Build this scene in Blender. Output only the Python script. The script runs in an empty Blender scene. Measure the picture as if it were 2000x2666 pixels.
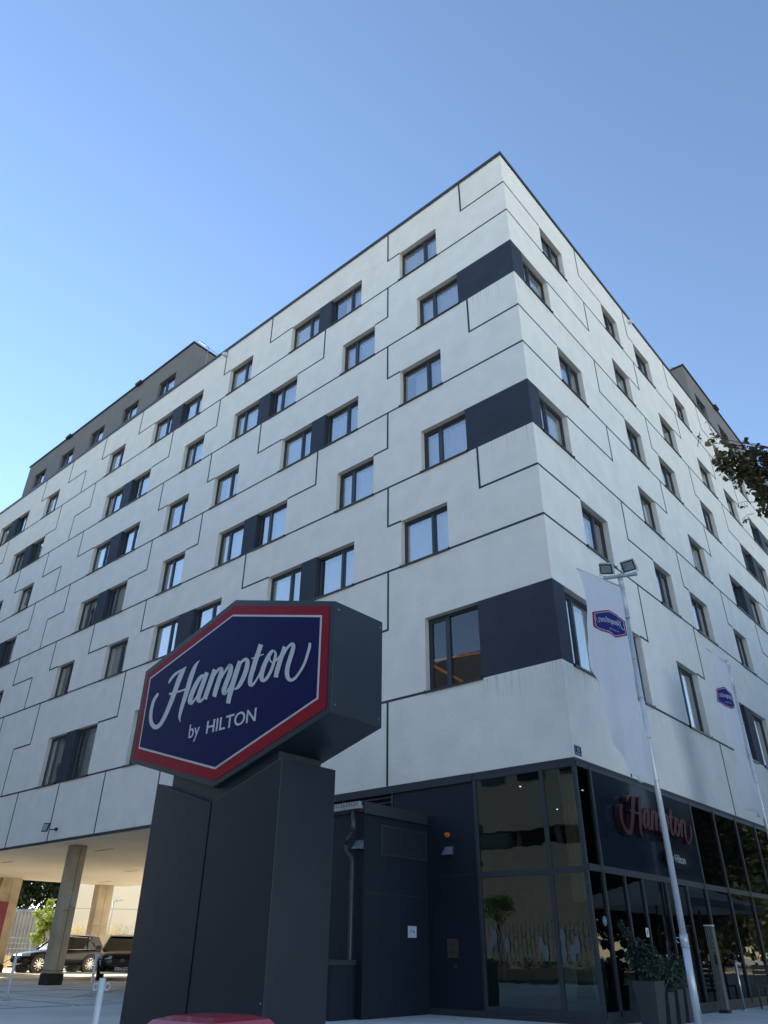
import bpy, bmesh, math, random
from mathutils import Vector, Matrix
random.seed(7)
D=bpy.data; SC=bpy.context.scene; COL=SC.collection
PI=math.pi
# ------------------------------------------------------------------ helpers
def srgb(r,g,b):
    f=lambda c:(c/255/12.92 if c/255<=.04045 else ((c/255+.055)/1.055)**2.4)
    return (f(r),f(g),f(b),1)
def mat(name,col,rough=.6,metal=0,nscale=None,namt=.12,bump=0,bscale=None,spec=.5,coat=0,transl=0):
    m=D.materials.new(name); m.use_nodes=True; nt=m.node_tree; n=nt.nodes; l=nt.links
    b=n['Principled BSDF']; b.inputs['Base Color'].default_value=(*col[:3],1)
    b.inputs['Roughness'].default_value=rough; b.inputs['Metallic'].default_value=metal
    b.inputs['Specular IOR Level'].default_value=spec; b.inputs['Coat Weight'].default_value=coat
    b.inputs['Coat Roughness'].default_value=.05
    tc=n.new('ShaderNodeTexCoord')
    if nscale:
        no=n.new('ShaderNodeTexNoise'); no.inputs['Scale'].default_value=nscale; no.inputs['Detail'].default_value=5
        l.new(tc.outputs['Object'],no.inputs['Vector'])
        mr=n.new('ShaderNodeMapRange'); mr.inputs[1].default_value=.3; mr.inputs[2].default_value=.7
        mr.inputs[3].default_value=1-namt; mr.inputs[4].default_value=1+namt
        l.new(no.outputs['Fac'],mr.inputs[0])
        mx=n.new('ShaderNodeVectorMath'); mx.operation='SCALE'; mx.inputs[0].default_value=col[:3]
        l.new(mr.outputs[0],mx.inputs['Scale']); l.new(mx.outputs[0],b.inputs['Base Color'])
        m['vm']=mx.name
    if bump:
        nb=n.new('ShaderNodeTexNoise'); nb.inputs['Scale'].default_value=bscale or 40; nb.inputs['Detail'].default_value=4
        l.new(tc.outputs['Object'],nb.inputs['Vector'])
        bp=n.new('ShaderNodeBump'); bp.inputs['Strength'].default_value=bump; bp.inputs['Distance'].default_value=.02
        l.new(nb.outputs['Fac'],bp.inputs['Height']); l.new(bp.outputs[0],b.inputs['Normal'])
    if transl:
        tr=n.new('ShaderNodeBsdfTranslucent'); tr.inputs[0].default_value=(*[c*1.6 for c in col[:3]],1)
        ms=n.new('ShaderNodeMixShader'); ms.inputs[0].default_value=transl
        l.new(b.outputs[0],ms.inputs[1]); l.new(tr.outputs[0],ms.inputs[2]); l.new(ms.outputs[0],n['Material Output'].inputs[0])
    return m
def glass(name,tint,base,grow=1.0,rough=0.0,rcol=(1,1,1)):
    m=D.materials.new(name); m.use_nodes=True; nt=m.node_tree; n=nt.nodes; l=nt.links
    n.remove(n['Principled BSDF'])
    g=n.new('ShaderNodeBsdfGlossy'); g.inputs['Roughness'].default_value=rough; g.inputs[0].default_value=(*rcol,1)
    t=n.new('ShaderNodeBsdfTransparent'); t.inputs[0].default_value=(*tint,1)
    fr=n.new('ShaderNodeFresnel'); fr.inputs[0].default_value=1.5
    ma=n.new('ShaderNodeMath'); ma.operation='MULTIPLY_ADD'; ma.inputs[1].default_value=grow; ma.inputs[2].default_value=base; ma.use_clamp=True
    l.new(fr.outputs[0],ma.inputs[0])
    tc=n.new('ShaderNodeTexCoord'); no=n.new('ShaderNodeTexNoise'); no.inputs['Scale'].default_value=1.3
    l.new(tc.outputs['Object'],no.inputs['Vector'])
    bp=n.new('ShaderNodeBump'); bp.inputs['Strength'].default_value=.04; bp.inputs['Distance'].default_value=.05
    l.new(no.outputs['Fac'],bp.inputs['Height']); l.new(bp.outputs[0],g.inputs['Normal'])
    mx=n.new('ShaderNodeMixShader'); l.new(ma.outputs[0],mx.inputs[0]); l.new(t.outputs[0],mx.inputs[1]); l.new(g.outputs[0],mx.inputs[2])
    l.new(mx.outputs[0],n['Material Output'].inputs[0]); return m
def emis(name,col,s):
    m=D.materials.new(name); m.use_nodes=True; b=m.node_tree.nodes['Principled BSDF']
    b.inputs['Base Color'].default_value=(*col,1); b.inputs['Emission Color'].default_value=(*col,1); b.inputs['Emission Strength'].default_value=s; return m
class MB:
    def __init__(s): s.v=[];s.f=[];s.m=[];s.sm=[]
    def quad(s,pts,mi=0,smooth=False):
        i=len(s.v); s.v+= [tuple(p) for p in pts]; s.f.append(tuple(range(i,i+len(pts)))); s.m.append(mi); s.sm.append(smooth)
    def box(s,x0,x1,y0,y1,z0,z1,mi=0,T=None):
        if x0>x1:x0,x1=x1,x0
        if y0>y1:y0,y1=y1,y0
        c=[(x0,y0,z0),(x1,y0,z0),(x1,y1,z0),(x0,y1,z0),(x0,y0,z1),(x1,y0,z1),(x1,y1,z1),(x0,y1,z1)]
        if T: c=[T(*p) for p in c]
        i=len(s.v); s.v+=[tuple(p) for p in c]
        for f in ((0,3,2,1),(4,5,6,7),(0,1,5,4),(1,2,6,5),(2,3,7,6),(3,0,4,7)):
            s.f.append(tuple(i+k for k in f)); s.m.append(mi); s.sm.append(False)
    def prism(s,pts,off,mi=0,mside=None):
        # pts: list of 3D points; off: extrusion vector
        n=len(pts); i=len(s.v); off=Vector(off)
        s.v+=[tuple(p) for p in pts]+[tuple(Vector(p)+off) for p in pts]
        ms=mi if mside is None else mside
        s.f.append(tuple(range(i,i+n))); s.m.append(mi); s.sm.append(False)
        s.f.append(tuple(range(i+2*n-1,i+n-1,-1))); s.m.append(ms); s.sm.append(False)
        for k in range(n):
            j=(k+1)%n; s.f.append((i+k,i+n+k,i+n+j,i+j)); s.m.append(ms); s.sm.append(False)
    def tube(s,pts,r,seg=8,mi=0,cap=True):
        pts=[Vector(p) for p in pts]; rs=r if isinstance(r,(list,tuple)) else [r]*len(pts)
        i0=len(s.v); up=Vector((0,0,1))
        for k,p in enumerate(pts):
            d=(pts[min(k+1,len(pts)-1)]-pts[max(k-1,0)]).normalized()
            a=d.cross(up if abs(d.z)<.95 else Vector((1,0,0))).normalized(); b=d.cross(a)
            for q in range(seg):
                t=2*PI*q/seg; s.v.append(tuple(p+(a*math.cos(t)+b*math.sin(t))*rs[k]))
        for k in range(len(pts)-1):
            for q in range(seg):
                a=i0+k*seg+q; b=i0+k*seg+(q+1)%seg
                s.f.append((a,b,b+seg,a+seg)); s.m.append(mi); s.sm.append(True)
        if cap:
            s.f.append(tuple(i0+q for q in range(seg))[::-1]); s.m.append(mi); s.sm.append(False)
            e=i0+(len(pts)-1)*seg; s.f.append(tuple(e+q for q in range(seg))); s.m.append(mi); s.sm.append(False)
    def strip(s,p,F,mi=0):
        n=len(p)//4; i=len(s.v)
        for k in range(2*n): s.v.append(tuple(F(p[2*k],p[2*k+1])))
        for k in range(n-1):
            s.f.append((i+2*k,i+2*k+1,i+2*k+3,i+2*k+2)); s.m.append(mi); s.sm.append(False)
    def build(s,name,mats,parent=None,bevel=0,merge=False):
        me=D.meshes.new(name); me.from_pydata(s.v,[],s.f)
        for m in (mats if isinstance(mats,(list,tuple)) else [mats]): me.materials.append(m)
        me.polygons.foreach_set('material_index',s.m); me.polygons.foreach_set('use_smooth',s.sm)
        if merge:
            bm=bmesh.new(); bm.from_mesh(me); bmesh.ops.remove_doubles(bm,verts=bm.verts,dist=1e-4); bmesh.ops.recalc_face_normals(bm,faces=bm.faces); bm.to_mesh(me); bm.free()
        me.update(); o=D.objects.new(name,me); COL.objects.link(o)
        if parent:
            o.parent=parent; o.matrix_parent_inverse=Matrix.Translation(-Vector(parent.location)) if parent.get('_w') else Matrix.Identity(4)
        if bevel:
            b=o.modifiers.new('bevel','BEVEL'); b.width=bevel; b.segments=2; b.limit_method='ANGLE'; b.angle_limit=.6
        return o
def tag(o,label,cat,group=None):
    o['label']=label; o['category']=cat
    if group:o['group']=group
    return o
def empty(name,loc,label,cat,group=None,rz=0):
    o=D.objects.new(name,None); COL.objects.link(o); o.location=loc; o.rotation_euler=(0,0,rz); o.empty_display_size=.2
    return tag(o,label,cat,group)
def struct(o): o['kind']='structure'; return o
def copy_tree(o,parent=None):
    c=o.copy(); COL.objects.link(c); c.parent=parent
    for ch in list(o.children): copy_tree(ch,c)
    return c
def text_obj(name,s,size,mat_,parent,M,extrude=.0015,bold=0,align='LEFT',sx=1):
    cu=D.curves.new(name,'FONT'); cu.body=s; cu.size=size; cu.extrude=extrude; cu.offset=bold; cu.align_x=align
    to=D.objects.new('tmp',cu); COL.objects.link(to); bpy.context.view_layer.update()
    me=D.meshes.new_from_object(to.evaluated_get(bpy.context.evaluated_depsgraph_get())); D.objects.remove(to)
    me.transform(M@Matrix.Diagonal((sx,1,1,1))); me.materials.clear(); me.materials.append(mat_)
    o=D.objects.new(name,me); COL.objects.link(o)
    if parent:o.parent=parent
    return o
def basis(o,x,y,z):  # matrix with columns x,y,z, origin o
    return Matrix(((x[0],y[0],z[0],o[0]),(x[1],y[1],z[1],o[1]),(x[2],y[2],z[2],o[2]),(0,0,0,1)))
# ------------------------------------------------------------------ materials
M={}
def plaster():
    m=mat('white_render_plaster',(.86,.825,.76),.85,nscale=1.6,namt=.045,bump=.42,bscale=9)
    nt=m.node_tree;n=nt.nodes;l=nt.links; b=n['Principled BSDF']; vm=n[m['vm']]
    tc=n.new('ShaderNodeTexCoord')
    # rain streaks that run down below the dark corner panels
    sp=n.new('ShaderNodeSeparateXYZ'); l.new(tc.outputs['Object'],sp.inputs[0])
    mp=n.new('ShaderNodeMapping'); mp.inputs['Scale'].default_value=(22,22,.35); l.new(tc.outputs['Object'],mp.inputs[0])
    no=n.new('ShaderNodeTexNoise'); no.inputs['Scale'].default_value=1; no.inputs['Detail'].default_value=3; l.new(mp.outputs[0],no.inputs['Vector'])
    th=n.new('ShaderNodeMapRange'); th.inputs[1].default_value=.55; th.inputs[2].default_value=.72; l.new(no.outputs['Fac'],th.inputs[0])
    tot=None
    for zb in (6.62,13.24,19.1):
        r=n.new('ShaderNodeMapRange'); r.inputs[1].default_value=zb-.9; r.inputs[2].default_value=zb; r.clamp=True; l.new(sp.outputs['Z'],r.inputs[0])
        g=n.new('ShaderNodeMath'); g.operation='LESS_THAN'; g.inputs[1].default_value=zb+.01; l.new(sp.outputs['Z'],g.inputs[0])
        q=n.new('ShaderNodeMath'); q.operation='MULTIPLY'; l.new(r.outputs[0],q.inputs[0]); l.new(g.outputs[0],q.inputs[1])
        if tot is None: tot=q
        else:
            a=n.new('ShaderNodeMath'); a.operation='ADD'; l.new(tot.outputs[0],a.inputs[0]); l.new(q.outputs[0],a.inputs[1]); tot=a
    gx=n.new('ShaderNodeMath'); gx.operation='GREATER_THAN'; gx.inputs[1].default_value=-2.1; l.new(sp.outputs['X'],gx.inputs[0])
    p1=n.new('ShaderNodeMath'); p1.operation='MULTIPLY'; l.new(tot.outputs[0],p1.inputs[0]); l.new(gx.outputs[0],p1.inputs[1])
    p2=n.new('ShaderNodeMath'); p2.operation='MULTIPLY'; l.new(p1.outputs[0],p2.inputs[0]); l.new(th.outputs[0],p2.inputs[1])
    # broad faint vertical weathering everywhere
    mp2=n.new('ShaderNodeMapping'); mp2.inputs['Scale'].default_value=(1.1,1.1,.6); l.new(tc.outputs['Object'],mp2.inputs[0])
    n2=n.new('ShaderNodeTexNoise'); n2.inputs['Scale'].default_value=1; n2.inputs['Detail'].default_value=6; l.new(mp2.outputs[0],n2.inputs['Vector'])
    r2=n.new('ShaderNodeMapRange'); r2.inputs[1].default_value=.35;r2.inputs[2].default_value=.75;r2.inputs[3].default_value=0;r2.inputs[4].default_value=.05; l.new(n2.outputs['Fac'],r2.inputs[0])
    p3=n.new('ShaderNodeMath'); p3.operation='MULTIPLY_ADD'; p3.inputs[1].default_value=.5; l.new(p2.outputs[0],p3.inputs[0]); l.new(r2.outputs[0],p3.inputs[2])
    mx=n.new('ShaderNodeMix'); mx.data_type='RGBA'; l.new(p3.outputs[0],mx.inputs[0]); l.new(vm.outputs[0],mx.inputs[6]); mx.inputs[7].default_value=(.13,.13,.13,1)
    l.new(mx.outputs[2],b.inputs['Base Color']); return m
M['white']=plaster()
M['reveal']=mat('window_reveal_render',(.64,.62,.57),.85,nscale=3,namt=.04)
M['dark']=mat('anthracite_render',(.026,.033,.05),.7,nscale=1.2,namt=.18,bump=.3,bscale=14)
M['grey']=mat('taupe_grey_render',(.20,.185,.175),.85,nscale=1,namt=.06,bump=.3,bscale=14)
M['joint']=mat('dark_joint_profile',(.028,.034,.042),.6)
M['frame']=mat('anthracite_aluminium',(.035,.042,.052),.4,nscale=8,namt=.1)
M['sill']=mat('dark_metal_sill',(.022,.024,.028),.35)
M['coping']=mat('dark_roof_coping',(.03,.035,.042),.4)
M['pane']=glass('window_glass',(.93,.96,.97),.36,1.2)
M['pane_clear']=glass('bare_window_glass',(.95,.97,.97),.05,1.0)
M['lobby']=glass('lobby_glass',(.40,.46,.46),.10,1.0,rcol=(.8,.95,.95))
M['lobbyR']=glass('dark_lobby_glass',(.22,.25,.26),.01,.65)
M['curtain']=mat('sheer_curtain',(.86,.86,.83),.9,nscale=5,namt=.05,transl=.15)
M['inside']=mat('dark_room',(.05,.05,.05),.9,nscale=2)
M['clad']=mat('dark_metal_cladding',(.012,.017,.029),.5,spec=.3,nscale=.8,namt=.14,bump=.05,bscale=60)
M['pylon']=mat('anthracite_painted_metal',(.014,.021,.034),.34,spec=.35,nscale=1.5,namt=.1,bump=.04,bscale=90)
M['pylonbox']=mat('sign_box_metal',(.022,.03,.042),.35,nscale=1.5,namt=.1)
M['blue']=mat('deep_blue_film',(.005,.008,.075),.4,spec=.12,nscale=4,namt=.05)
M['red']=mat('deep_red_film',(.27,.005,.018),.4,spec=.15,nscale=4,namt=.05)
M['silver']=mat('silver_white_film',(.55,.58,.62),.35,nscale=6,namt=.04)
M['white_paint']=mat('white_painted_steel',(.68,.70,.74),.4,nscale=6,namt=.06)
M['steel']=mat('brushed_steel',(.55,.56,.58),.28,1,nscale=12,namt=.08)
M['alu']=mat('pole_aluminium',(.62,.65,.69),.38,.35,nscale=5,namt=.06)
M['paving']=mat('concrete_paving',(.60,.59,.57),.85,nscale=1.1,namt=.16,bump=.3,bscale=25)
M['ground']=mat('concrete_yard',(.60,.57,.51),.9,nscale=.35,namt=.18,bump=.2,bscale=20)
M['asphalt']=mat('asphalt',(.05,.05,.052),.9,nscale=2,namt=.2,bump=.4,bscale=60)
M['concrete']=mat('board_marked_concrete',(.46,.38,.26),.85,nscale=1.4,namt=.2,bump=.3,bscale=12)
M['soffit']=mat('soffit_render',(.80,.72,.56),.85,nscale=.5,namt=.04)
M['farwhite']=mat('cream_render',(.88,.84,.72),.85,nscale=.7,namt=.03)
M['flag']=mat('flag_cloth',(.70,.71,.76),.9,nscale=3,namt=.03,transl=.42)
M['flagblue']=mat('flag_print_blue',(.03,.04,.26),.85,transl=.35,nscale=5,namt=.05)
M['flagred']=mat('flag_print_red',(.36,.03,.07),.85,transl=.35,nscale=5,namt=.05)
M['flagwhite']=mat('flag_print_white',(.6,.62,.7),.85,transl=.35,nscale=5,namt=.05)
M['redpaint']=mat('glossy_red_paint',(.40,.03,.05),.25,coat=.5,nscale=4,namt=.05)
M['pink']=mat('faded_red_plastic',(.62,.12,.2),.3,nscale=3,namt=.1)
M['carpaint']=mat('black_blue_car_paint',(.004,.005,.009),.22,coat=.25,spec=.3)
M['carglass']=mat('car_glass',(.008,.009,.010),.06,spec=.4)
M['chrome']=mat('chrome_trim',(.7,.7,.7),.12,1)
M['plastic']=mat('black_plastic',(.015,.015,.016),.5)
M['tyre']=mat('tyre_rubber',(.014,.014,.014),.85,nscale=20)
M['rim']=mat('alloy_rim',(.55,.52,.48),.25,1)
M['lamp']=mat('headlamp_lens',(.5,.52,.55),.06,spec=1)
M['tail']=mat('tail_lamp_red',(.3,.01,.01),.15)
M['plate']=mat('number_plate',(.75,.75,.75),.4)
M['black']=mat('black_print',(.01,.01,.01),.5)
M['leaf']=mat('linden_leaf',(.07,.07,.03),.55,nscale=9,namt=.45,transl=.28)
M['leafdry']=mat('dry_brown_seed',(.07,.045,.03),.7,nscale=9,namt=.3,transl=.1)
M['leafbright']=mat('bright_shrub_leaf',(.20,.26,.05),.5,nscale=6,namt=.3,transl=.45)
M['leafdark']=mat('woodland_leaf',(.028,.05,.016),.6,nscale=.8,namt=.5,transl=.2)
M['shrub']=mat('planter_leaf',(.03,.05,.035),.5,nscale=14,namt=.5,transl=.15)
M['bark']=mat('bark',(.05,.04,.03),.9,nscale=12,namt=.3,bump=.8,bscale=20)
M['straw']=mat('dry_grass',(.42,.34,.19),.8,nscale=3,namt=.25,transl=.3)
M['shed']=mat('corrugated_sheet',(.30,.32,.33),.5,.2,nscale=1,namt=.12)
M['planter']=mat('grey_planter',(.045,.048,.054),.55,nscale=3,namt=.15,bump=.1)
M['soil']=mat('soil',(.05,.035,.025),.95,nscale=20)
M['parasol']=mat('parasol_cloth',(.6,.62,.62),.9,nscale=3,namt=.04,transl=.3)
M['wood']=mat('grey_brown_timber',(.07,.06,.052),.6,nscale=8,namt=.25)
M['orange']=mat('orange_paint',(.95,.27,.03),.5,nscale=4,namt=.05)
M['beige']=mat('beige_concrete_panels',(.17,.18,.18),.85,nscale=.6,namt=.08)
M['brass']=mat('dull_bronze_plate',(.16,.14,.11),.35,.7,nscale=15,namt=.2)
M['amber']=mat('amber_lens',(.65,.13,.03),.2)
M['film']=mat('frosted_film',(.095,.115,.12),.6)
M['downlight']=emis('downlight_glow',(1,.93,.8),1.3)
M['greenlight']=emis('green_screen_glow',(.28,.42,.22),.28)
M['galv']=mat('galvanised_sheet',(.38,.42,.44),.4,.4,nscale=6,namt=.15)
M['yellow']=mat('faded_yellow_line',(.42,.36,.12),.8,nscale=6,namt=.2)
# ------------------------------------------------------------------ HOTEL
TL=lambda u,z,d=0:(-u,d,z)
TR=lambda u,z,d=0:(-d,u,z)
ROOF=25.02; BOT=4.54
LV={6:(22.03,23.48),5:(19.10,20.54),4:(16.16,17.64),3:(13.24,14.74),2:(10.38,11.87),1:(6.64,8.61)}
LW={6:[(2.88,4.57),(6.47,8.12),(8.78,10.4),(12.9,14.45),(16.41,18.0),(18.78,20.36),(22.92,24.42),(29.6,31.1),(33.16,34.64),(35.4,36.9)],
5:[(2.1,3.8),(5.74,7.36),(9.8,11.37),(12.07,13.68),(15.7,17.16),(19.79,21.35),(22.1,23.68),(29.84,31.32),(32.1,33.58)],
4:[(2.9,4.57),(6.46,8.08),(8.76,10.37),(12.86,14.42),(16.15,17.72),(19.78,21.3),(22.16,23.7),(29.6,31.13),(33.1,34.6)],
3:[(2.12,3.76),(5.69,7.31),(9.75,11.38),(12.07,13.62),(15.7,17.25),(19.81,21.38),(22.14,23.68),(29.87,31.2),(32.0,33.5)],
2:[(2.9,4.56),(6.43,8.06),(8.76,10.37),(12.86,14.5),(15.41,17.02),(18.79,20.39),(22.97,24.43),(29.6,31.1),(33.0,34.5)],
1:[(2.11,3.78),(5.7,7.3),(9.75,11.38),(12.07,13.6),(15.7,17.32),(19.82,21.4),(22.15,23.65)]}
LD={6:[(8.12,8.78),(18.0,18.78),(34.64,35.4)],5:[(0,2.1),(11.37,12.07),(21.35,22.1),(31.32,32.1)],4:[(8.08,8.76),(21.3,22.16)],
3:[(0,2.12),(11.38,12.07),(21.38,22.14),(31.2,32.0)],2:[(8.06,8.76),(14.5,15.41)],1:[(0,2.11),(11.38,12.07),(21.4,22.15)]}
RW={6:[(2.33,3.95),(7.1,8.52),(10.05,11.67),(14.3,15.8),(19.3,20.9),(22.6,24.1)],
5:[(.66,2.28),(7.1,8.57),(11.4,13.0),(15.65,17.3),(19.0,20.66),(22.58,24.2),(25.0,26.6)],
4:[(2.29,3.91),(7.1,8.52),(10.05,11.7),(14.3,15.87),(19.25,20.9),(21.6,23.15)],
3:[(.56,2.2),(7.08,8.5),(11.45,13.05),(15.89,17.5),(18.3,19.76),(23,24.5)],
2:[(2.25,3.9),(7.08,8.5),(10.05,11.75),(14.4,15.94),(19,20.6)],
1:[(.56,2.2),(3.3,4.82),(7.31,8.95),(11.8,13.3),(14.0,15.75)]}
RD={5:[(0,.66),(24.2,25.0)],4:[(20.9,21.6)],3:[(0,.56),(17.5,18.3)],1:[(0,.56),(13.3,14.0)]}
LJ=[(6,1.77,0),(6,5.14,4.57),(6,11.8,10.4),(6,14.94,14.45),(6,21.78,20.36),(6,25.25,24.42),(6,28.74,26.82,1),(6,31.8,31.1),
(5,5.13,5.74),(5,8.36,9.8),(5,14.9,15.7),(5,18.42,19.79),(5,25.25,26.8,1),(5,28.75,29.84),(5,34.95,36),
(4,1.77,0),(4,5.12,4.57),(4,11.76,10.37),(4,14.92,14.42),(4,18.4,17.72),(4,25.25,23.7),(4,28.75,26.8,1),(4,31.85,31.13),
(3,5.1,5.69),(3,8.34,9.75),(3,14.9,15.7),(3,18.4,19.81),(3,25.25,26.8,1),(3,28.7,29.87),
(2,1.79,0),(2,5.07,4.56),(2,11.75,10.37),(2,17.95,17.02),(2,21.87,20.39),(2,25.2,24.43),(2,28.72,26.78,1),
(1,5.05,5.7),(1,8.3,9.75),(1,18.47,19.82),(1,25.25,26.78,1),(1,28.75,30)]
RJ=[(6,5.28,7.1),(6,9.55,10.05),(6,13.84,14.3),(6,17.9,19.3),(5,5.27,2.28),(5,9.55,8.57),(5,13.84,13.0),(5,18.05,17.3),(5,21.3,20.66),
(4,5.22,7.1),(4,9.5,10.05),(4,13.86,14.3),(4,17.87,19.25),(3,5.22,2.2),(3,9.55,8.5),(3,13.9,13.05),(3,21.3,19.76),
(2,5.27,7.08),(2,9.6,10.05),(2,13.93,14.4),(2,18,19),(1,5.33,4.82),(1,9.6,8.95)]
hotel=empty('hotel_building',(0,0,0),'seven storey white hotel with dark window panels and a glazed dark ground floor','building')
LLEN,RLEN,DEP=39.5,46.0,14.2
def wall_grid(name,T,W,Dk,L,pent,flip):
    holes=[];darks=[]
    for r,ws in W.items():
        z0,z1=LV[r]; holes+=[(a,b,z0,z1) for a,b in ws]
    for r,ws in Dk.items():
        z0,z1=LV[r]; darks+=[(a,b,z0,z1) for a,b in ws]
    us=sorted(set([0,L]+[x for h in holes+darks for x in h[:2]]))
    zs=sorted(set([BOT,ROOF]+[x for h in holes+darks for x in h[2:]]))
    w=MB()
    for i in range(len(us)-1):
        for j in range(len(zs)-1):
            u=(us[i]+us[i+1])/2; z=(zs[j]+zs[j+1])/2
            if any(a<u<b and c<z<d for a,b,c,d in holes): continue
            q=[T(us[i],zs[j]),T(us[i+1],zs[j]),T(us[i+1],zs[j+1]),T(us[i],zs[j+1])]
            if any(a<u<b and c<z<d for a,b,c,d in darks): continue
            w.quad(q)
    rd=.2
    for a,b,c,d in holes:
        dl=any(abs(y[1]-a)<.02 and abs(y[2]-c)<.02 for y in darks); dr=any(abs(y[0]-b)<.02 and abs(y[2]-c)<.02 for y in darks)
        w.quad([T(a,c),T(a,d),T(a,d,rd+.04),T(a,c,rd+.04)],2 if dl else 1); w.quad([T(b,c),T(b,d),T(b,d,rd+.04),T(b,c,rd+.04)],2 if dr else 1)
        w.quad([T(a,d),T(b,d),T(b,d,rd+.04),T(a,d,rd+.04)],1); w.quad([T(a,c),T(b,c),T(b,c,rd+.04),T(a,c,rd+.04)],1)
    o=w.build('wall',[M['white'],M['reveal'],M['dark']],hotel,merge=True)
    for a,b,c,d in darks:
        dk=MB(); dk.quad([T(a,c),T(b,c),T(b,d),T(a,d)]); dk.build('dark_panel',M['dark'],hotel)
    return o
wall_grid('wall',TL,LW,LD,LLEN,None,0); wall_grid('wall',TR,RW,RD,RLEN,None,1)
# joints as thin dark profiles set into the render, standing 3 mm proud
def joints(T,J,L,Dk,extra_h,extra_v,W):
    m=MB(); t=.032
    def H(u0,u1,z,d=-.004): m.box(min(u0,u1),max(u0,u1),d,.02,z-t,z+t,T=lambda x,y,z_:T(x,z_,y))
    def V(u,z0,z1,d=-.006): m.box(u-t,u+t,d,.02,z0,z1,T=lambda x,y,z_:T(x,z_,y))
    order=[6,5,4,3,2,1]
    for r in order[:-1]:
        H(0,L,LV[r][0])
    for z,a,b in extra_h: H(a,b,z)
    for j in J:
        r,u,tg=j[:3]; zt=ROOF-.05 if r==6 else LV[r+1][0]; zb=LV[r][1]
        V(u,zb-t,zt-t); H(u,tg,zb,-.0035)
        if len(j)>3: V(tg,LV[r][0]+t,zb-t,-.005)
    for u,z0,z1 in extra_v: V(u,z0,z1)
    m.build('panel_joint',M['joint'],hotel)
joints(TL,LJ,LLEN,LD,[(6.64,3.8,LLEN)],[(u,4.55,6.61) for u in (5.05,11.7,15.02,18.52,21.83,25.2,28.6,31.9,35.3)],LW)
joints(TR,RJ,RLEN,RD,[(6.64,2.3,11.15),(23.48,0,2.33),(17.64,0,2.29),(11.87,0,2.25),(6.64,16,RLEN)],[(2.72,4.56,6.6),(9.65,4.56,6.6),(16.5,4.56,6.6),(23.4,4.56,6.6)],RW)
# returns, rear, roof, soffit
m=MB()
m.quad([(-LLEN,0,BOT),(-LLEN,DEP,BOT),(-LLEN,DEP,ROOF),(-LLEN,0,ROOF)])
m.quad([(-LLEN,DEP,BOT),(-DEP,DEP,BOT),(-DEP,DEP,ROOF),(-LLEN,DEP,ROOF)])
m.quad([(-DEP,DEP,0),(-DEP,RLEN,0),(-DEP,RLEN,ROOF),(-DEP,DEP,ROOF)])
m.quad([(-DEP,RLEN,0),(0,RLEN,0),(0,RLEN,ROOF),(-DEP,RLEN,ROOF)])
m.build('rear_wall',M['white'],hotel)
m=MB(); z=ROOF-.12
m.quad([(-LLEN,.3,z),(0-.3,.3,z),(-.3,DEP,z),(-LLEN,DEP,z)]); m.quad([(-DEP,DEP,z),(-.3,DEP,z),(-.3,RLEN,z),(-DEP,RLEN,z)])
m.build('roof',M['grey'],hotel)
m=MB(); c=.05
m.box(-LLEN-c,c,-c,.25,ROOF,ROOF+.07); m.box(-.25,c,.25,RLEN+c,ROOF,ROOF+.07)
m.box(-LLEN-c,-LLEN+.25,.25,DEP+c,ROOF,ROOF+.07)
m.box(-LLEN-c,c,-c,-c+.012,ROOF-.07,ROOF); m.box(c-.012,c,-c+.012,RLEN+c,ROOF-.07,ROOF)
m.build('roof_coping',M['coping'],hotel)
m=MB(); m.quad([(-LLEN,.02,BOT-.03),(-11,.02,BOT-.03),(-11,DEP,BOT-.03),(-LLEN,DEP,BOT-.03)]); m.build('soffit',M['soffit'],hotel)
for (x,y,w) in ((-22.3,2.66,1.3),(-30.3,2.5,1.0),(-36.7,11.39,1.15),(-29.5,8.5,1.2)):
    m=MB(); m.box(x-w/2,x+w/2,y-.045,y+.045,BOT-.045,BOT-.031); m.build('ceiling_slot_light',M['concrete'],hotel)
# fascia band at the foot of the render
m=MB(); m.box(-LLEN-.02,.02,-.02,.05,4.45,BOT-.002); m.box(-.05,.02,.05,RLEN,4.45,BOT-.002); m.build('fascia',M['joint'],hotel)
# set-back top storey in grey
def pent(T,u0,u1,ws,depth):
    m=MB(); zt=27.45; zb=ROOF-.2; z0,z1=ROOF+.09,26.28
    us=sorted(set([u0,u1]+[x for w in ws for x in w])); zs=[zb,z0,z1,zt]
    for i in range(len(us)-1):
        for j in range(3):
            u=(us[i]+us[i+1])/2
            if j==1 and any(a<u<b for a,b in ws): continue
            m.quad([T(us[i],zs[j],.03),T(us[i+1],zs[j],.03),T(us[i+1],zs[j+1],.03),T(us[i],zs[j+1],.03)])
    for a,b in ws:
        for q in ([(a,z0),(a,z1)],[(b,z0),(b,z1)],[(a,z1),(b,z1)],[(a,z0),(b,z0)]):
            m.quad([T(*q[0],.03),T(*q[1],.03),T(*q[1],.27),T(*q[0],.27)])
    for u in (u0,u1): m.quad([T(u,zb,.03),T(u,zt,.03),T(u,zt,depth),T(u,zb,depth)])
    m.quad([T(u0,zb,depth),T(u1,zb,depth),T(u1,zt,depth),T(u0,zt,depth)]); m.quad([T(u0,zt,.03),T(u1,zt,.03),T(u1,zt,depth),T(u0,zt,depth)])
    m.build('top_storey_wall',M['grey'],hotel)
    m=MB(); m.box(u0-.06,u1+.06,-.04,depth+.04,zt+.002,zt+.08,T=lambda x,y,z_:T(x,z_,y)); m.build('top_storey_coping',M['coping'],hotel)
PW=[(19.32,20.82),(22.67,24.16),(26.01,27.49),(29.31,30.84),(32.62,34.1)]; PRW=[(18.6,20.2),(22.0,23.6),(25.4,27.0),(28.8,30.4)]
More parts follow.
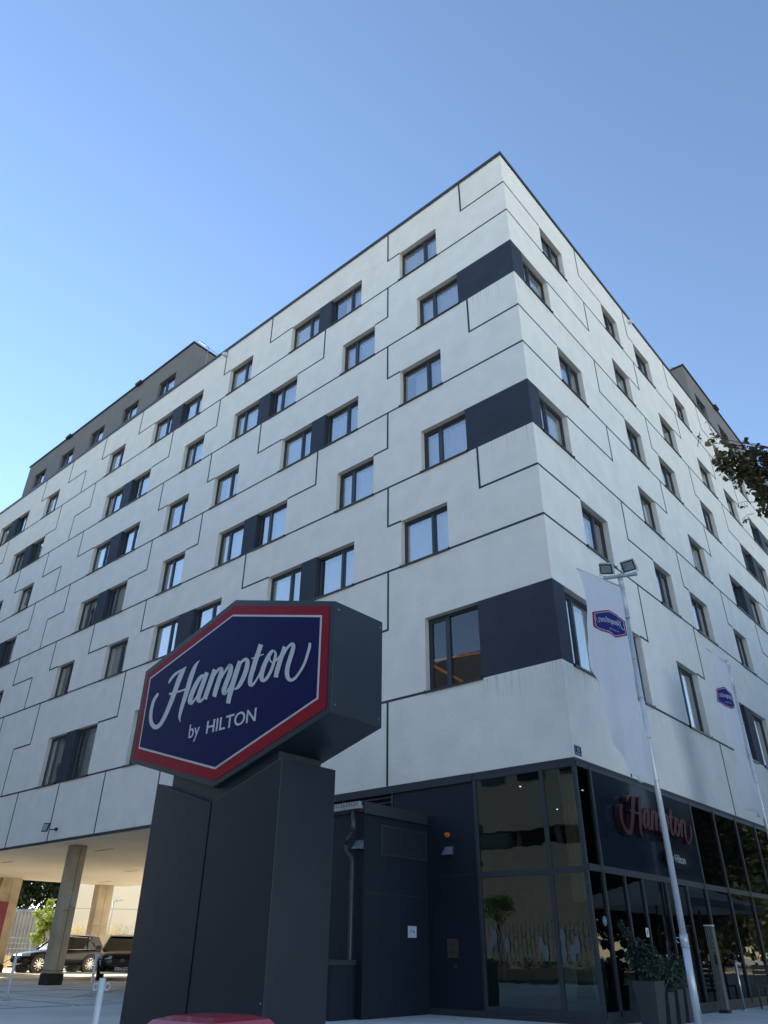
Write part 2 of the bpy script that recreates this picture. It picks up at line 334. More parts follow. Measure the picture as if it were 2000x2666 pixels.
pent(TL,18.12,35.3,PW,12.5); pent(TR,17.64,43,PRW,12.5)
m=MB()
m.tube([(-19.0,.5,27.53),(-19.0,.5,28.3),(-18.6,.5,28.3),(-17.9,.5,27.6)],.018,6); m.tube([(-18.6,.5,28.28),(-16.3,.5,25.8)],.018,6); m.tube([(-17.5,.5,25.0),(-17.5,.5,27.2)],.018,6)
m.build('roof_rail',M['galv'],hotel); m=MB(); m.tube([(-.5,17.2,25.0),(-.5,17.2,26.9)],.018,6); m.tube([(-.5,16.3,26.6),(-.5,18.3,28.1),(-.5,19.2,27.53)],.018,6)
m.build('roof_rail',M['galv'],hotel)
for T,u,r in ((TL,15.0,0),(TR,10.1,0)):
    m=MB(); m.box(u-.08,u+.08,-.2,-.002,24.62,24.75,T=lambda x,y,z_,T=T:T(x,z_,y)); m.build('roof_camera',M['white_paint'],hotel,bevel=.01)
for T,us in ((TL,(22.9,30.3)),(TR,(22.2,))):
    for u in us:
        m=MB(); m.box(u-.25,u+.25,-.16,.02,27.36,27.5,T=lambda x,y,z_,T=T:T(x,z_,y)); m.build('gutter_outlet',M['coping'],hotel)
# windows
def window(T,a,b,z0,z1,wide_first,room=True,cur=True,tilt=False):
    F=lambda x,y,z_:T(x,z_,y); fd0,fd1=.16,.23; f=.055
    m=MB()
    m.box(a+.001,a+f,fd0,fd1,z0+.001,z1-.001,T=F); m.box(b-f,b-.001,fd0,fd1,z0+.001,z1-.001,T=F)
    m.box(a+f,b-f,fd0,fd1,z0+.001,z0+f,T=F); m.box(a+f,b-f,fd0,fd1,z1-f-.03,z1-.001,T=F)
    k=(.62 if wide_first else .38); mu=a+(b-a)*k
    m.box(mu-.045,mu+.045,fd0-.006,fd1-.004,z0+f,z1-f-.03,T=F)
    s0,s1=(a+f,mu-.045) if not wide_first else (mu+.045,b-f)   # opening sash
    g=.05
    for q in ((s0,s0+g,z0+f,z1-f-.03),(s1-g,s1,z0+f,z1-f-.03)): m.box(q[0],q[1],fd0+.012,fd1+.004,q[2],q[3],T=F)
    for q in ((s0+g,s1-g,z0+f,z0+f+g),(s0+g,s1-g,z1-f-.03-g,z1-f-.03)): m.box(q[0],q[1],fd0+.012,fd1+.004,q[2],q[3],T=F)
    if tilt:
        for q in (s0+.03,s1-.03): m.prism([T(q-.02,z0+.1,fd1+.01),T(q+.02,z0+.1,fd1+.01),T(q+.02,z1-.14,fd1+.2),T(q-.02,z1-.14,fd1+.2)],Vector(T(0,0,.03))-Vector(T(0,0,0)))
    w=m.build('window',M['frame'],hotel)
    p=MB(); q4=[T(a+f-.01,z0+f-.01,.2),T(b-f+.01,z0+f-.01,.2),T(b-f+.01,z1-f-.02,.2),T(a+f-.01,z1-f-.02,.2)]; p.quad(q4[::-1] if T is TL else q4); p.build('pane',M['pane'] if cur else M['pane_clear'],w)
    if cur:
        c=MB(); n=int((b-a)/.035); c0,c1=a+.01,b-.01
        gap=random.random(); top=z1-random.choice((.12,.16,.2)); ph=random.random()*6
        if gap<.18: c1=a+(b-a)*random.uniform(.55,.8)
        elif gap<.3: c0=a+(b-a)*random.uniform(.2,.4)
        pr=None
        for i in range(n+1):
            u=c0+(c1-c0)*i/n; d=.36+.022*math.sin(u*38+ph+2*math.sin(u*5+ph))+.01*math.sin(u*90)
            cur_=(T(u,z0+.02,d),T(u,top,d+.0))
            if pr: c.quad([pr[0],cur_[0],cur_[1],pr[1]],0,True)
            pr=cur_
        c.build('curtain',M['curtain'],w,merge=True)
    s=MB(); s.box(a-.03,b+.03,-.05,fd0+.0,z0-.035,z0+.012,T=F); s.box(a-.03,a-.012,-.055,.02,z0-.04,z0+.035,T=F); s.box(b+.012,b+.03,-.055,.02,z0-.04,z0+.035,T=F); s.build('sill',M['sill'],w)
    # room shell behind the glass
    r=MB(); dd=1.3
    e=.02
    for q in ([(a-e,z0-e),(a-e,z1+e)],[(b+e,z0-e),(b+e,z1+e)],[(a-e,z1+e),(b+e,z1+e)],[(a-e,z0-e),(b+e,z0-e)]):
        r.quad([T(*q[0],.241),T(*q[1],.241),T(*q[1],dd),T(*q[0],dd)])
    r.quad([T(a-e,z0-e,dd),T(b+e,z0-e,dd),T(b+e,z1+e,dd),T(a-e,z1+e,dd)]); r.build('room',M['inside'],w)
    return w
for r,ws in LW.items():
    for a,b in ws:
        corner=(r==1 and a<3)
        w=window(TL,a,b,*LV[r],wide_first=(r%2==1),cur=not corner,tilt=(r,round(a)) in ((5,32),(3,30),(6,19),(2,33)))
        if corner:
            o=MB()
            for (p,q,z0,z1,wd) in ((3.70,2.25,7.52,7.40,.055),(3.70,2.79,7.40,6.78,.075)):
                o.prism([TL(p,z0,.212),TL(q,z1,.212),TL(q,z1-wd,.212),TL(p,z0-wd,.212)],(0,.008,0))
            o.build('orange_rail',M['orange'],w)
for r,ws in RW.items():
    for a,b in ws: window(TR,a,b,*LV[r],wide_first=(r%2==0))
for a,b in PW: window(TL,a,b,ROOF+.09,26.28,True)
for a,b in PRW: window(TR,a,b,ROOF+.09,26.28,True)
# ---- ground floor, left return (faces -Y)
FL=lambda x,y,z_:TL(x,z_,y); FR=lambda x,y,z_:TR(x,z_,y)
m=MB(); g=.035
for u,w in ((.035,.07),(.8,.075),(2.49,.06)): m.box(u-w/2,u+w/2,-.03,.06,.12,4.45,T=FL)
m.box(.07,.7625,-.02,.05,2.42,2.53,T=FL); m.box(.8375,2.46,-.02,.05,2.42,2.53,T=FL)
m.box(.07,.7625,-.02,.05,4.37,4.45,T=FL); m.box(.8375,2.46,-.02,.05,4.37,4.45,T=FL)
m.box(.07,.7625,-.02,.05,.12,.2,T=FL); m.box(.8375,2.46,-.02,.05,.12,.2,T=FL)
m.box(0,15,-.01,.08,0,.12,T=FL)
m.build('glazing_frame',M['frame'],hotel)
for a,b in ((.07,.7625),(.8375,2.46)):
    for z0,z1 in ((.2,2.42),(2.53,4.37)):
        p=MB(); p.quad([TL(a,z1,.01),TL(b,z1,.01),TL(b,z0,.01),TL(a,z0,.01)]); p.build('lobby_pane',M['lobby'],hotel)
# frosted honeycomb band on the glass
m=MB()
rows=[(1.46,0),(1.37,.5),(1.23,0),(1.10,.5)]
hw,hh,st_=.062,.13,.005
def hexline(cu,cz,fill):
    P=[(cu-.035,cz+hh),(cu+.035,cz+hh),(cu+hw,cz),(cu+.035,cz-hh),(cu-.035,cz-hh),(cu-hw,cz)]
    if fill: m.quad([TL(x,z_,-.012) for x,z_ in P]); return
    for i in range(6):
        a=Vector(P[i]); b=Vector(P[(i+1)%6]); d=(b-a).normalized(); n_=Vector((-d.y,d.x))*st_
        m.quad([TL(*(a+n_),-.010),TL(*(b+n_),-.010),TL(*(b-n_),-.010),TL(*(a-n_),-.010)])
for i in range(12):
    for j,(z_,o) in enumerate(((1.48,0),(1.35,.5),(1.22,0),(1.09,.5))):
        cu=.2+(i+o)*.19
        if cu<2.35 and not .72<cu<.88 : hexline(cu,z_,random.random()<.16)
hf=m.build('honeycomb_film',M['film'],hotel); hf['kind']='stuff'
# dark cladding wall left of the glass with louvre
m=MB()
m.box(2.521,4.855,.0,.1,.121,4.45,T=FL); m.box(4.855,15,.0,.1,.121,3.5,T=FL); m.box(8.2,15,.001,.1,3.5,4.45,T=FL)
m.build('cladding',M['clad'],hotel)
m=MB(); m.box(3.88,3.888,-.004,.0,.121,4.4,T=FL); m.box(2.53,3.88,-.004,.0,2.495,2.505,T=FL); m.build('cladding_seam',M['joint'],hotel)
m=MB()
for z_ in [3.52+.115*i for i in range(8)]:
    m.quad([TL(4.92,z_,.09),TL(8.2,z_,.09),TL(8.2,z_+.09,-.0),TL(4.92,z_+.09,-.0)]); m.box(4.92,8.2,-.012,-.0005,z_+.06,z_+.09,T=FL)
m.box(4.86,4.92,-.015,.1,3.5,4.449,T=FL); m.box(6.5,6.54,-.014,.1,3.5,4.449,T=FL); m.build('louvre',M['frame'],hotel)
m=MB(); m.box(2.53,15,-.045,-.021,4.36,4.535,T=FL); m.build('fascia_trim',M['joint'],hotel)
# annex box
AX=-3.85; AY=-2.1; AXE=-8.6
m=MB(); m.box(AXE,AX,AY,-.012,.1,3.6); m.box(AXE+.01,AX-.015,AY+.015,-.011,0,.1); m.build('annex_wall',M['clad'],hotel)
m=MB(); m.box(AXE-.1,AX+.04,AY-.04,-.05,3.602,3.76); m.box(AX+.04,AX+.06,AY-.06,-.05,3.56,3.79); m.build('annex_roof',M['coping'],hotel)
m=MB(); m.box(AXE-.1,AX-.02,AY-.14,AY-.042,3.66,3.72); 
for i in range(60): m.box(AX-.05-i*.075,AX-.09-i*.075,AY-.145,AY-.05,3.721,3.80)
m.build('annex_gutter',M['galv'],hotel)
m=MB(); F2=lambda x,y,z_:(AX+y,x,z_)
m.box(AY,-.012,.0005,.004,2.095,2.105,T=F2); m.box(-1.015,-1.007,.0005,.004,.1,3.6,T=F2); m.box(-4.5-3,AX,-2.104+2.1-.0,0,0,0) if 0 else None
m.build('annex_seam',M['joint'],hotel)
m=MB(); m.box(-1.6,-1.57,.001,.02,2.82,3.4,T=F2); m.box(-.07,-.04,.001,.02,2.82,3.4,T=F2); m.box(-1.57,-.07,.001,.02,2.82,2.84,T=F2); m.box(-1.57,-.07,.001,.02,3.38,3.4,T=F2)
for i in range(17): z_=2.845+i*.0315; m.quad([F2(-1.57,.018,z_),F2(-.07,.018,z_),F2(-.07,.002,z_+.026),F2(-1.57,.002,z_+.026)])
m.build('annex_louvre',M['frame'],hotel)
m=MB(); x=-4.1; y=AY-.09
m.tube([(x,y,3.64),(x,y,3.3),(x-.02,y,3.18),(x-.13,y-.02,3.08),(x-.17,y-.03,2.96),(x-.14,y-.02,2.84),(x-.03,y,2.76),(x,y,2.66),(x,y,.35),(x,y,.12),(x,y-.06,.05)],.045,10)
for z_ in (3.28,2.66,2.0,.9,.3): m.tube([(x,y,z_-.02),(x,y,z_+.02)],.053,10)
m.build('downpipe',M['frame'],hotel)
m=MB()
m.box(-4.6,-4.02,-2.75,-2.1,0,.86); m.build('annex_low_box',M['clad'],hotel)
m=MB(); m.box(-4.68,-4.0,-2.82,-2.08,.862,.95); m.build('annex_low_box_lid',M['coping'],hotel)
def hood(name,P,ax,parent):
    m=MB(); x,y,z_=P
    if ax=='y': pts=[(x-.11,y,z_+.11),(x-.11,y-.14,z_-.06),(x-.11,y,z_-.06)]; off=(.22,0,0)
    m.prism(pts,off); return m.build(name,mat('hood_metal',(.15,.17,.2),.4,.3,nscale=6),parent)
hood('vent_hood',(-3.25,-.001,2.97),'y',hotel); hood('vent_hood',(-3.98,AY-.001,2.95),'y',hotel)
m=MB(); m.tube([(-3.25,-.001,3.31),(-3.25,-.09,3.31)],[.055,.055],14); m.tube([(-3.25,-.09,3.31),(-3.25,-.12,3.31)],[.04,.02],14); m.build('amber_beacon',M['amber'],hotel)
# ---- ground floor, right return (faces +X)
VR=[.6,6.0,7.66,9.4,11.13,12.86,14.6,16.3,18.05,19.8,21.5,23.3,25,27,29,31,33,35,37,39,41,43,45]
m=MB()
for v in VR:
    m.box(v-.035,v+.035,-.03,.06,.2,4.45,T=FR)
m.box(-.069,.03-.035,-.03,.06,0,0,T=FR) if 0 else None
pv=[.001]+VR
for i in range(len(VR)):
    a=(pv[i]+.035 if i else .03); b=VR[i]-.035
    m.box(a,b,-.02,.05,2.45,2.57,T=FR); m.box(a,b,-.02,.05,4.38,4.45,T=FR); m.box(a,b,-.02,.05,.1,.2,T=FR)
m.box(0.0,RLEN,-.01,.08,0,.1,T=FR)
for v in (1.55,2.38,3.6,4.8): m.box(v-.03,v+.03,-.025,.055,.2,2.45,T=FR)
m.build('glazing_frame',M['frame'],hotel)
for i in range(len(VR)-8):
    a=(pv[i]+.035 if i else .03); b=VR[i]-.035
    for z0,z1 in ((.2,2.45),(2.57,4.38)):
        if i==1 and z0>2: continue
        p=MB(); p.quad([TR(a,z0,.01),TR(b,z0,.01),TR(b,z1,.01),TR(a,z1,.01)]); p.build('lobby_pane',M['lobbyR'],hotel)
m=MB(); m.box(.636,5.964,-.012,.03,2.571,4.379,T=FR); m.build('sign_panel',mat('dark_blue_enamelled_panel',(.010,.017,.030),.16,coat=.5,nscale=1,namt=.1),hotel)
# lobby inside
m=MB(); 
m.quad([(-.2,.2,.02),(-10,.2,.02),(-10,30,.02),(-.2,30,.02)]); m.quad([(-.1,.15,4.4),(-10,.15,4.4),(-10,30,4.4),(-.1,30,4.4)]); m.quad([(-9,.12,0),(-9,30,0),(-9,30,4.4),(-9,.12,4.4)]); m.quad([(-9,9,0),(-.1,9,0),(-.1,9,4.4),(-9,9,4.4)])
m.build('lobby_interior',mat('lobby_plaster',(.16,.155,.15),.8,nscale=2),hotel)
for i,(x,y) in enumerate([(-1.0,1.2),(-2.1,1.3),(-1.2,2.6),(-2.4,2.8),(-3.6,1.4),(-1.4,4.4),(-3,4.6),(-1.5,6.5)]):
    m=MB(); m.tube([(x,y,4.385),(x,y,4.399)],.022,12); m.build('downlight',M['downlight'],hotel)
m=MB(); pr=None
for i in range(41):
    k=i/40; row=[]
    for j in range(15):
        z_=4.39-2.45*j/14; c_=.43-.06*j/14; row.append((-(c_-.17+.34*k),.35+.03*math.sin(k*26+j*.3),z_))
    if pr:
        for j in range(14): m.quad([pr[j],row[j],row[j+1],pr[j+1]],0,True)
    pr=row
m.build('mesh_drape',mat('gold_mesh_drape',(.78,.66,.36),.5,nscale=60,namt=.3,transl=.3),hotel,merge=True)
m=MB(); m.box(-.9,-.85,6.2,6.95,3.62,3.92); m.build('green_screen',M['greenlight'],hotel)
# two glass leaflet stands just inside the corner window
for k,x in enumerate((-.95,-.3)):
    t=empty('leaflet_stand',(x,.55,.02),('wider' if k==0 else 'narrower')+' glass leaflet stand inside the corner window, '+('left of' if k==0 else 'right of')+' the window bar','stand','leaflet stands in the corner window')
    m=MB(); w_=.16-.03*k
    m.tube([(-w_,0,0),(-w_,0,1.12)],.012,8); m.tube([(w_,0,0),(w_,0,1.12)],.012,8); m.tube([(-w_,0,1.0),(w_,0,1.0)],.012,8); m.box(-w_-.05,w_+.05,-.1,.1,0,.015); m.build('stand_frame',M['steel'],t)
    m=MB(); m.box(-w_+.02,w_-.02,-.01,.01,.3,.95); m.build('leaflet_panel',mat('pale_teal_panel',(.25,.42,.42),.3,nscale=4),t)
# concrete columns under the hotel
def column(x0,x1,y0,y1,fe=None):
    m=MB(); m.box(x0,x1,y0,y1,.34,BOT-.031); m.build('concrete_column',M['concrete'],hotel,bevel=.03)
    m=MB(); m.box(x0-.03,x1+.03,y0-.03,y1+.03,0,.34); m.build('column_plinth',M['plastic'],hotel,bevel=.01)
    m=MB(); m.box(x1,x1+.006,(y0+y1)/2-.008,(y0+y1)/2+.008,.4,BOT-.1); m.box(x1,x1+.006,y0+.04,(y0+y1)/2-.009,2.3,2.315); m.build('column_seam',M['planter'],hotel)
column(-22.15,-21.62,1.05,1.58)
column(-39.6,-38.82,6.3,7.45); column(-39.46,-38.85,12.3,13.3)
column(-39.6,-38.82,.9,1.5)
# ground floor core
m=MB(); m.box(-14.9,-11,.15,DEP-.2,0,BOT-.04); m.build('core_wall',M['clad'],hotel)
# remains of pale stencil on the near column
m=MB()
def cf(y,z_,d=.006): return (-21.62+d,y,z_)
for i in range(4): y=1.19+i*.09; m.quad([cf(y,2.72),cf(y+.055,2.72),cf(y+.055,2.95),cf(y,2.95)])
m.quad([cf(1.17,2.5,.004),cf(1.52,2.5,.004),cf(1.52,2.72,.004),cf(1.17,2.72,.004)]); m.quad([cf(1.2,2.42),cf(1.28,2.42),cf(1.28,2.5),cf(1.2,2.5)]); m.quad([cf(1.42,2.42),cf(1.5,2.42),cf(1.5,2.5),cf(1.42,2.5)])
m.build('faded_stencil',mat('whitewash',(.5,.47,.42),.9,nscale=9,namt=.15),hotel)
# ------------------------------------------------------------------ lettering
STROKES=[[-1.636,0.25,-1.595,0.23,-1.646,0.245,-1.597,0.22,-1.661,0.237,-1.601,0.207,-1.677,0.227,-1.609,0.191,-1.695,0.214,-1.624,0.176,-1.714,0.198,-1.642,0.161,-1.732,0.175,-1.656,0.142,-1.745,0.147,-1.666,0.117,-1.755,0.115,-1.674,0.087,-1.762,0.081,-1.679,0.055,-1.766,0.046,-1.682,0.021,-1.767,0.008,-1.681,-0.014,-1.766,-0.028,-1.678,-0.049,-1.762,-0.063,-1.673,-0.082,-1.755,-0.097,-1.665,-0.113,-1.745,-0.13,-1.653,-0.142,-1.732,-0.161,-1.638,-0.168,-1.714,-0.192,-1.62,-0.19,-1.69,-0.222,-1.601,-0.208,-1.656,-0.251,-1.578,-0.225,-1.616,-0.279,-1.554,-0.239,-1.567,-0.303,-1.541,-0.245,-1.513,-0.315,-1.539,-0.246,-1.471,-0.315,-1.528,-0.248,-1.438,-0.309,-1.509,-0.247,-1.41,-0.299,-1.489,-0.243,-1.385,-0.285,-1.469,-0.235,-1.361,-0.266,-1.448,-0.222,-1.337,-0.242,-1.427,-0.2,-1.313,-0.214,-1.406,-0.173,-1.291,-0.184,-1.386,-0.143,-1.272,-0.155,-1.369,-0.114,-1.254,-0.123,-1.353,-0.083,-1.236,-0.09,-1.337,-0.049,-1.216,-0.053,-1.319,-0.012,-1.195,-0.014,-1.302,0.029,-1.175,0.026,-1.285,0.069,-1.158,0.066,-1.269,0.109,-1.142,0.106,-1.255,0.149,-1.127,0.145,-1.241,0.189,-1.112,0.183,-1.228,0.228,-1.098,0.219,-1.215,0.265,-1.085,0.253,-1.203,0.301,-1.072,0.284,-1.192,0.333,-1.059,0.312,-1.181,0.362,-1.047,0.339,-1.169,0.39,-1.036,0.365,-1.155,0.418,-1.025,0.391,-1.14,0.443,-1.015,0.414,-1.122,0.466,-1.007,0.435,-1.101,0.484,-0.999,0.454,-1.078,0.499,-0.992,0.471,-1.054,0.509,-0.985,0.486,-1.025,0.515,-0.977,0.501,-0.997,0.516,-0.971,0.511,-0.978,0.516],
[-1.362,0.334,-1.379,0.341,-1.354,0.341,-1.382,0.352,-1.343,0.351,-1.385,0.369,-1.33,0.362,-1.383,0.387,-1.315,0.374,-1.372,0.404,-1.298,0.387,-1.357,0.421,-1.279,0.4,-1.338,0.437,-1.258,0.412,-1.316,0.451,-1.235,0.424,-1.291,0.464,-1.212,0.435,-1.265,0.475,-1.191,0.443,-1.239,0.483,-1.169,0.45,-1.212,0.489,-1.146,0.457,-1.185,0.494,-1.12,0.463,-1.154,0.497,-1.092,0.468,-1.123,0.5,-1.066,0.474,-1.095,0.503,-1.042,0.48,-1.068,0.506,-1.02,0.486,-1.044,0.509,-1.005,0.49,-1.027,0.511],
[-0.667,0.542,-0.661,0.537,-0.685,0.538,-0.67,0.527,-0.71,0.533,-0.682,0.514,-0.735,0.525,-0.693,0.498,-0.757,0.514,-0.702,0.482,-0.779,0.5,-0.711,0.463,-0.799,0.481,-0.719,0.442,-0.818,0.458,-0.727,0.417,-0.835,0.431,-0.736,0.388,-0.85,0.404,-0.744,0.359,-0.863,0.379,-0.753,0.333,-0.874,0.354,-0.761,0.308,-0.883,0.328,-0.769,0.283,-0.891,0.301,-0.775,0.258,-0.897,0.275,-0.782,0.232,-0.903,0.248,-0.788,0.207,-0.908,0.223,-0.794,0.181,-0.914,0.197,-0.801,0.156,-0.92,0.171,-0.809,0.13,-0.926,0.142,-0.819,0.102,-0.934,0.112,-0.829,0.073,-0.941,0.082,-0.839,0.044,-0.949,0.052,-0.849,0.016,-0.956,0.023,-0.859,-0.012,-0.963,-0.006,-0.869,-0.041,-0.971,-0.036,-0.879,-0.069,-0.979,-0.066,-0.889,-0.097,-0.985,-0.095,-0.898,-0.124,-0.989,-0.123,-0.905,-0.15,-0.991,-0.15,-0.911,-0.175,-0.992,-0.175,-0.917,-0.197,-0.991,-0.197,-0.921,-0.217,-0.989,-0.217,-0.926,-0.233,-0.982,-0.237,-0.928,-0.247,-0.97,-0.258,-0.927,-0.262,-0.954,-0.276,-0.923,-0.278,-0.941,-0.291,-0.919,-0.291,-0.931,-0.301,-0.916,-0.301,-0.923,-0.309,-0.914,-0.309,-0.917,-0.314,-0.912,-0.314],
[-1.303,0.15,-1.326,0.184,-1.266,0.148,-1.289,0.182,-1.213,0.147,-1.236,0.181,-1.161,0.145,-1.184,0.179,-1.116,0.144,-1.138,0.177,-1.071,0.144,-1.092,0.176,-1.026,0.143,-1.048,0.174,-0.981,0.144,-1.002,0.174,-0.936,0.145,-0.957,0.174,-0.894,0.146,-0.915,0.175,-0.852,0.149,-0.874,0.176,-0.815,0.151,-0.835,0.177,-0.789,0.153,-0.809,0.179],
[-0.459,0.267,-0.472,0.249,-0.473,0.277,-0.488,0.255,-0.499,0.293,-0.506,0.26,-0.535,0.305,-0.515,0.26,-0.568,0.307,-0.522,0.256,-0.596,0.302,-0.534,0.251,-0.623,0.292,-0.548,0.241,-0.648,0.276,-0.564,0.226,-0.671,0.256,-0.582,0.207,-0.693,0.234,-0.599,0.185,-0.713,0.212,-0.614,0.163,-0.73,0.187,-0.628,0.139,-0.747,0.163,-0.642,0.115,-0.762,0.139,-0.655,0.091,-0.776,0.114,-0.667,0.067,-0.788,0.09,-0.678,0.044,-0.798,0.066,-0.686,0.023,-0.806,0.044,-0.694,0.002,-0.811,0.022,-0.699,-0.016,-0.815,-0,-0.702,-0.035,-0.816,-0.023,-0.704,-0.052,-0.809,-0.048,-0.704,-0.059,-0.784,-0.076,-0.709,-0.055,-0.744,-0.097,-0.721,-0.051,-0.703,-0.105,-0.732,-0.051,-0.677,-0.098,-0.726,-0.054,-0.661,-0.087,-0.709,-0.053,-0.645,-0.072,-0.688,-0.046,-0.628,-0.055,-0.667,-0.033,-0.61,-0.033,-0.644,-0.015,-0.591,-0.012,-0.623,0.005,-0.573,0.01,-0.602,0.025,-0.555,0.033,-0.581,0.047,-0.537,0.059,-0.562,0.071,-0.517,0.091,-0.542,0.102,-0.498,0.126,-0.523,0.137,-0.485,0.15,-0.51,0.162],
[-0.487,0.33,-0.394,0.291,-0.493,0.316,-0.399,0.276,-0.503,0.295,-0.407,0.255,-0.513,0.273,-0.416,0.232,-0.523,0.249,-0.424,0.208,-0.533,0.224,-0.434,0.183,-0.544,0.199,-0.443,0.157,-0.554,0.175,-0.452,0.133,-0.564,0.15,-0.461,0.108,-0.575,0.126,-0.47,0.083,-0.585,0.101,-0.48,0.058,-0.596,0.076,-0.49,0.034,-0.604,0.051,-0.499,0.011,-0.61,0.026,-0.505,-0.01,-0.613,0.003,-0.511,-0.031,-0.613,-0.02,-0.514,-0.048,-0.61,-0.04,-0.517,-0.063,-0.603,-0.061,-0.519,-0.072,-0.585,-0.084,-0.522,-0.072,-0.551,-0.105,-0.531,-0.068,-0.517,-0.113,-0.531,-0.07,-0.488,-0.112,-0.524,-0.071,-0.465,-0.105,-0.509,-0.069,-0.445,-0.094,-0.49,-0.061,-0.427,-0.081,-0.471,-0.053,-0.411,-0.067,-0.452,-0.042,-0.396,-0.052,-0.433,-0.03,-0.387,-0.041,-0.42,-0.022],
[-0.31,0.335,-0.215,0.294,-0.316,0.322,-0.219,0.281,-0.325,0.303,-0.225,0.261,-0.335,0.281,-0.232,0.238,-0.345,0.255,-0.241,0.212,-0.356,0.225,-0.251,0.182,-0.367,0.197,-0.261,0.153,-0.377,0.172,-0.271,0.128,-0.386,0.148,-0.28,0.104,-0.396,0.124,-0.29,0.08,-0.406,0.099,-0.3,0.056,-0.416,0.074,-0.31,0.031,-0.425,0.051,-0.319,0.008,-0.433,0.028,-0.328,-0.013,-0.44,0.007,-0.336,-0.033,-0.446,-0.014,-0.343,-0.052,-0.45,-0.035,-0.348,-0.071,-0.454,-0.054,-0.353,-0.089,-0.456,-0.067,-0.356,-0.101],
[-0.267,0.173,-0.292,0.185,-0.255,0.188,-0.283,0.202,-0.238,0.209,-0.271,0.225,-0.219,0.228,-0.257,0.248,-0.201,0.246,-0.244,0.27,-0.182,0.262,-0.229,0.291,-0.163,0.272,-0.211,0.308,-0.143,0.277,-0.186,0.319,-0.125,0.277,-0.157,0.325,-0.129,0.277,-0.116,0.32,-0.147,0.287,-0.075,0.291,-0.148,0.282,-0.06,0.265,-0.149,0.269,-0.054,0.24,-0.154,0.251,-0.057,0.214,-0.163,0.226,-0.064,0.187,-0.172,0.2,-0.072,0.16,-0.182,0.173,-0.08,0.133,-0.191,0.145,-0.088,0.104,-0.201,0.117,-0.097,0.076,-0.211,0.088,-0.106,0.047,-0.22,0.059,-0.116,0.019,-0.228,0.032,-0.124,-0.006,-0.233,0.007,-0.13,-0.029,-0.236,-0.015,-0.135,-0.049,-0.238,-0.034,-0.14,-0.068,-0.24,-0.049,-0.146,-0.083,-0.242,-0.062,-0.151,-0.096,-0.244,-0.071,-0.154,-0.104],
[-0.068,0.137,-0.092,0.149,-0.057,0.153,-0.085,0.166,-0.041,0.176,-0.073,0.192,-0.022,0.198,-0.059,0.217,-0.002,0.217,-0.044,0.241,0.019,0.237,-0.027,0.264,0.041,0.252,-0.009,0.284,0.065,0.264,0.012,0.303,0.087,0.273,0.034,0.319,0.088,0.273,0.07,0.326,0.057,0.286,0.126,0.296,0.056,0.281,0.144,0.268,0.056,0.267,0.152,0.242,0.054,0.248,0.153,0.215,0.049,0.224,0.15,0.187,0.042,0.199,0.143,0.159,0.032,0.174,0.132,0.131,0.019,0.147,0.119,0.103,0.006,0.12,0.106,0.076,-0.006,0.092,0.094,0.049,-0.019,0.064,0.081,0.021,-0.03,0.038,0.071,-0.003,-0.039,0.015,0.062,-0.026,-0.046,-0.008,0.055,-0.044,-0.048,-0.031,0.051,-0.058,-0.042,-0.054,0.05,-0.069,-0.028,-0.078,0.049,-0.076,0.004,-0.104,0.035,-0.069,0.048,-0.112,0.017,-0.065,0.069,-0.104,0.027,-0.066,0.085,-0.094,0.042,-0.063,0.099,-0.081,0.058,-0.056,0.112,-0.065,0.073,-0.044,0.124,-0.047,0.089,-0.029,0.136,-0.026,0.104,-0.011,0.148,-0.003,0.118,0.011,0.159,0.018,0.132,0.031,0.17,0.038,0.146,0.049,0.181,0.055,0.16,0.066,0.188,0.067,0.169,0.077],
[0.243,0.331,0.332,0.294,0.237,0.316,0.328,0.278,0.228,0.296,0.323,0.256,0.218,0.273,0.317,0.231,0.208,0.248,0.308,0.205,0.196,0.22,0.297,0.177,0.185,0.191,0.288,0.149,0.175,0.164,0.279,0.122,0.165,0.136,0.271,0.094,0.156,0.109,0.262,0.067,0.147,0.082,0.253,0.039,0.137,0.055,0.243,0.013,0.129,0.026,0.235,-0.014,0.122,-0.003,0.228,-0.04,0.117,-0.031,0.222,-0.068,0.112,-0.058,0.215,-0.095,0.106,-0.082,0.207,-0.119,0.1,-0.105,0.198,-0.141,0.095,-0.132,0.191,-0.164,0.091,-0.166,0.186,-0.196,0.088,-0.203,0.181,-0.231,0.085,-0.228,0.178,-0.256],
[0.257,0.206,0.235,0.219,0.269,0.217,0.244,0.231,0.286,0.233,0.256,0.25,0.305,0.248,0.271,0.269,0.325,0.263,0.287,0.287,0.346,0.277,0.305,0.306,0.367,0.285,0.327,0.321,0.39,0.288,0.354,0.331,0.41,0.286,0.387,0.335,0.412,0.285,0.429,0.327,0.403,0.288,0.469,0.3,0.405,0.279,0.488,0.272,0.408,0.264,0.499,0.245,0.408,0.245,0.503,0.218,0.405,0.222,0.502,0.189,0.4,0.197,0.498,0.161,0.393,0.171,0.491,0.132,0.384,0.145,0.481,0.104,0.374,0.119,0.469,0.076,0.361,0.093,0.455,0.049,0.347,0.068,0.439,0.022,0.332,0.043,0.421,-0.002,0.317,0.019,0.402,-0.026,0.303,-0.004,0.38,-0.048,0.289,-0.022,0.356,-0.066,0.275,-0.036,0.328,-0.077,0.261,-0.047,0.299,-0.082,0.249,-0.054,0.273,-0.084,0.243,-0.058,0.25,-0.081,0.237,-0.058,0.234,-0.073,0.229,-0.057,0.225,-0.068],
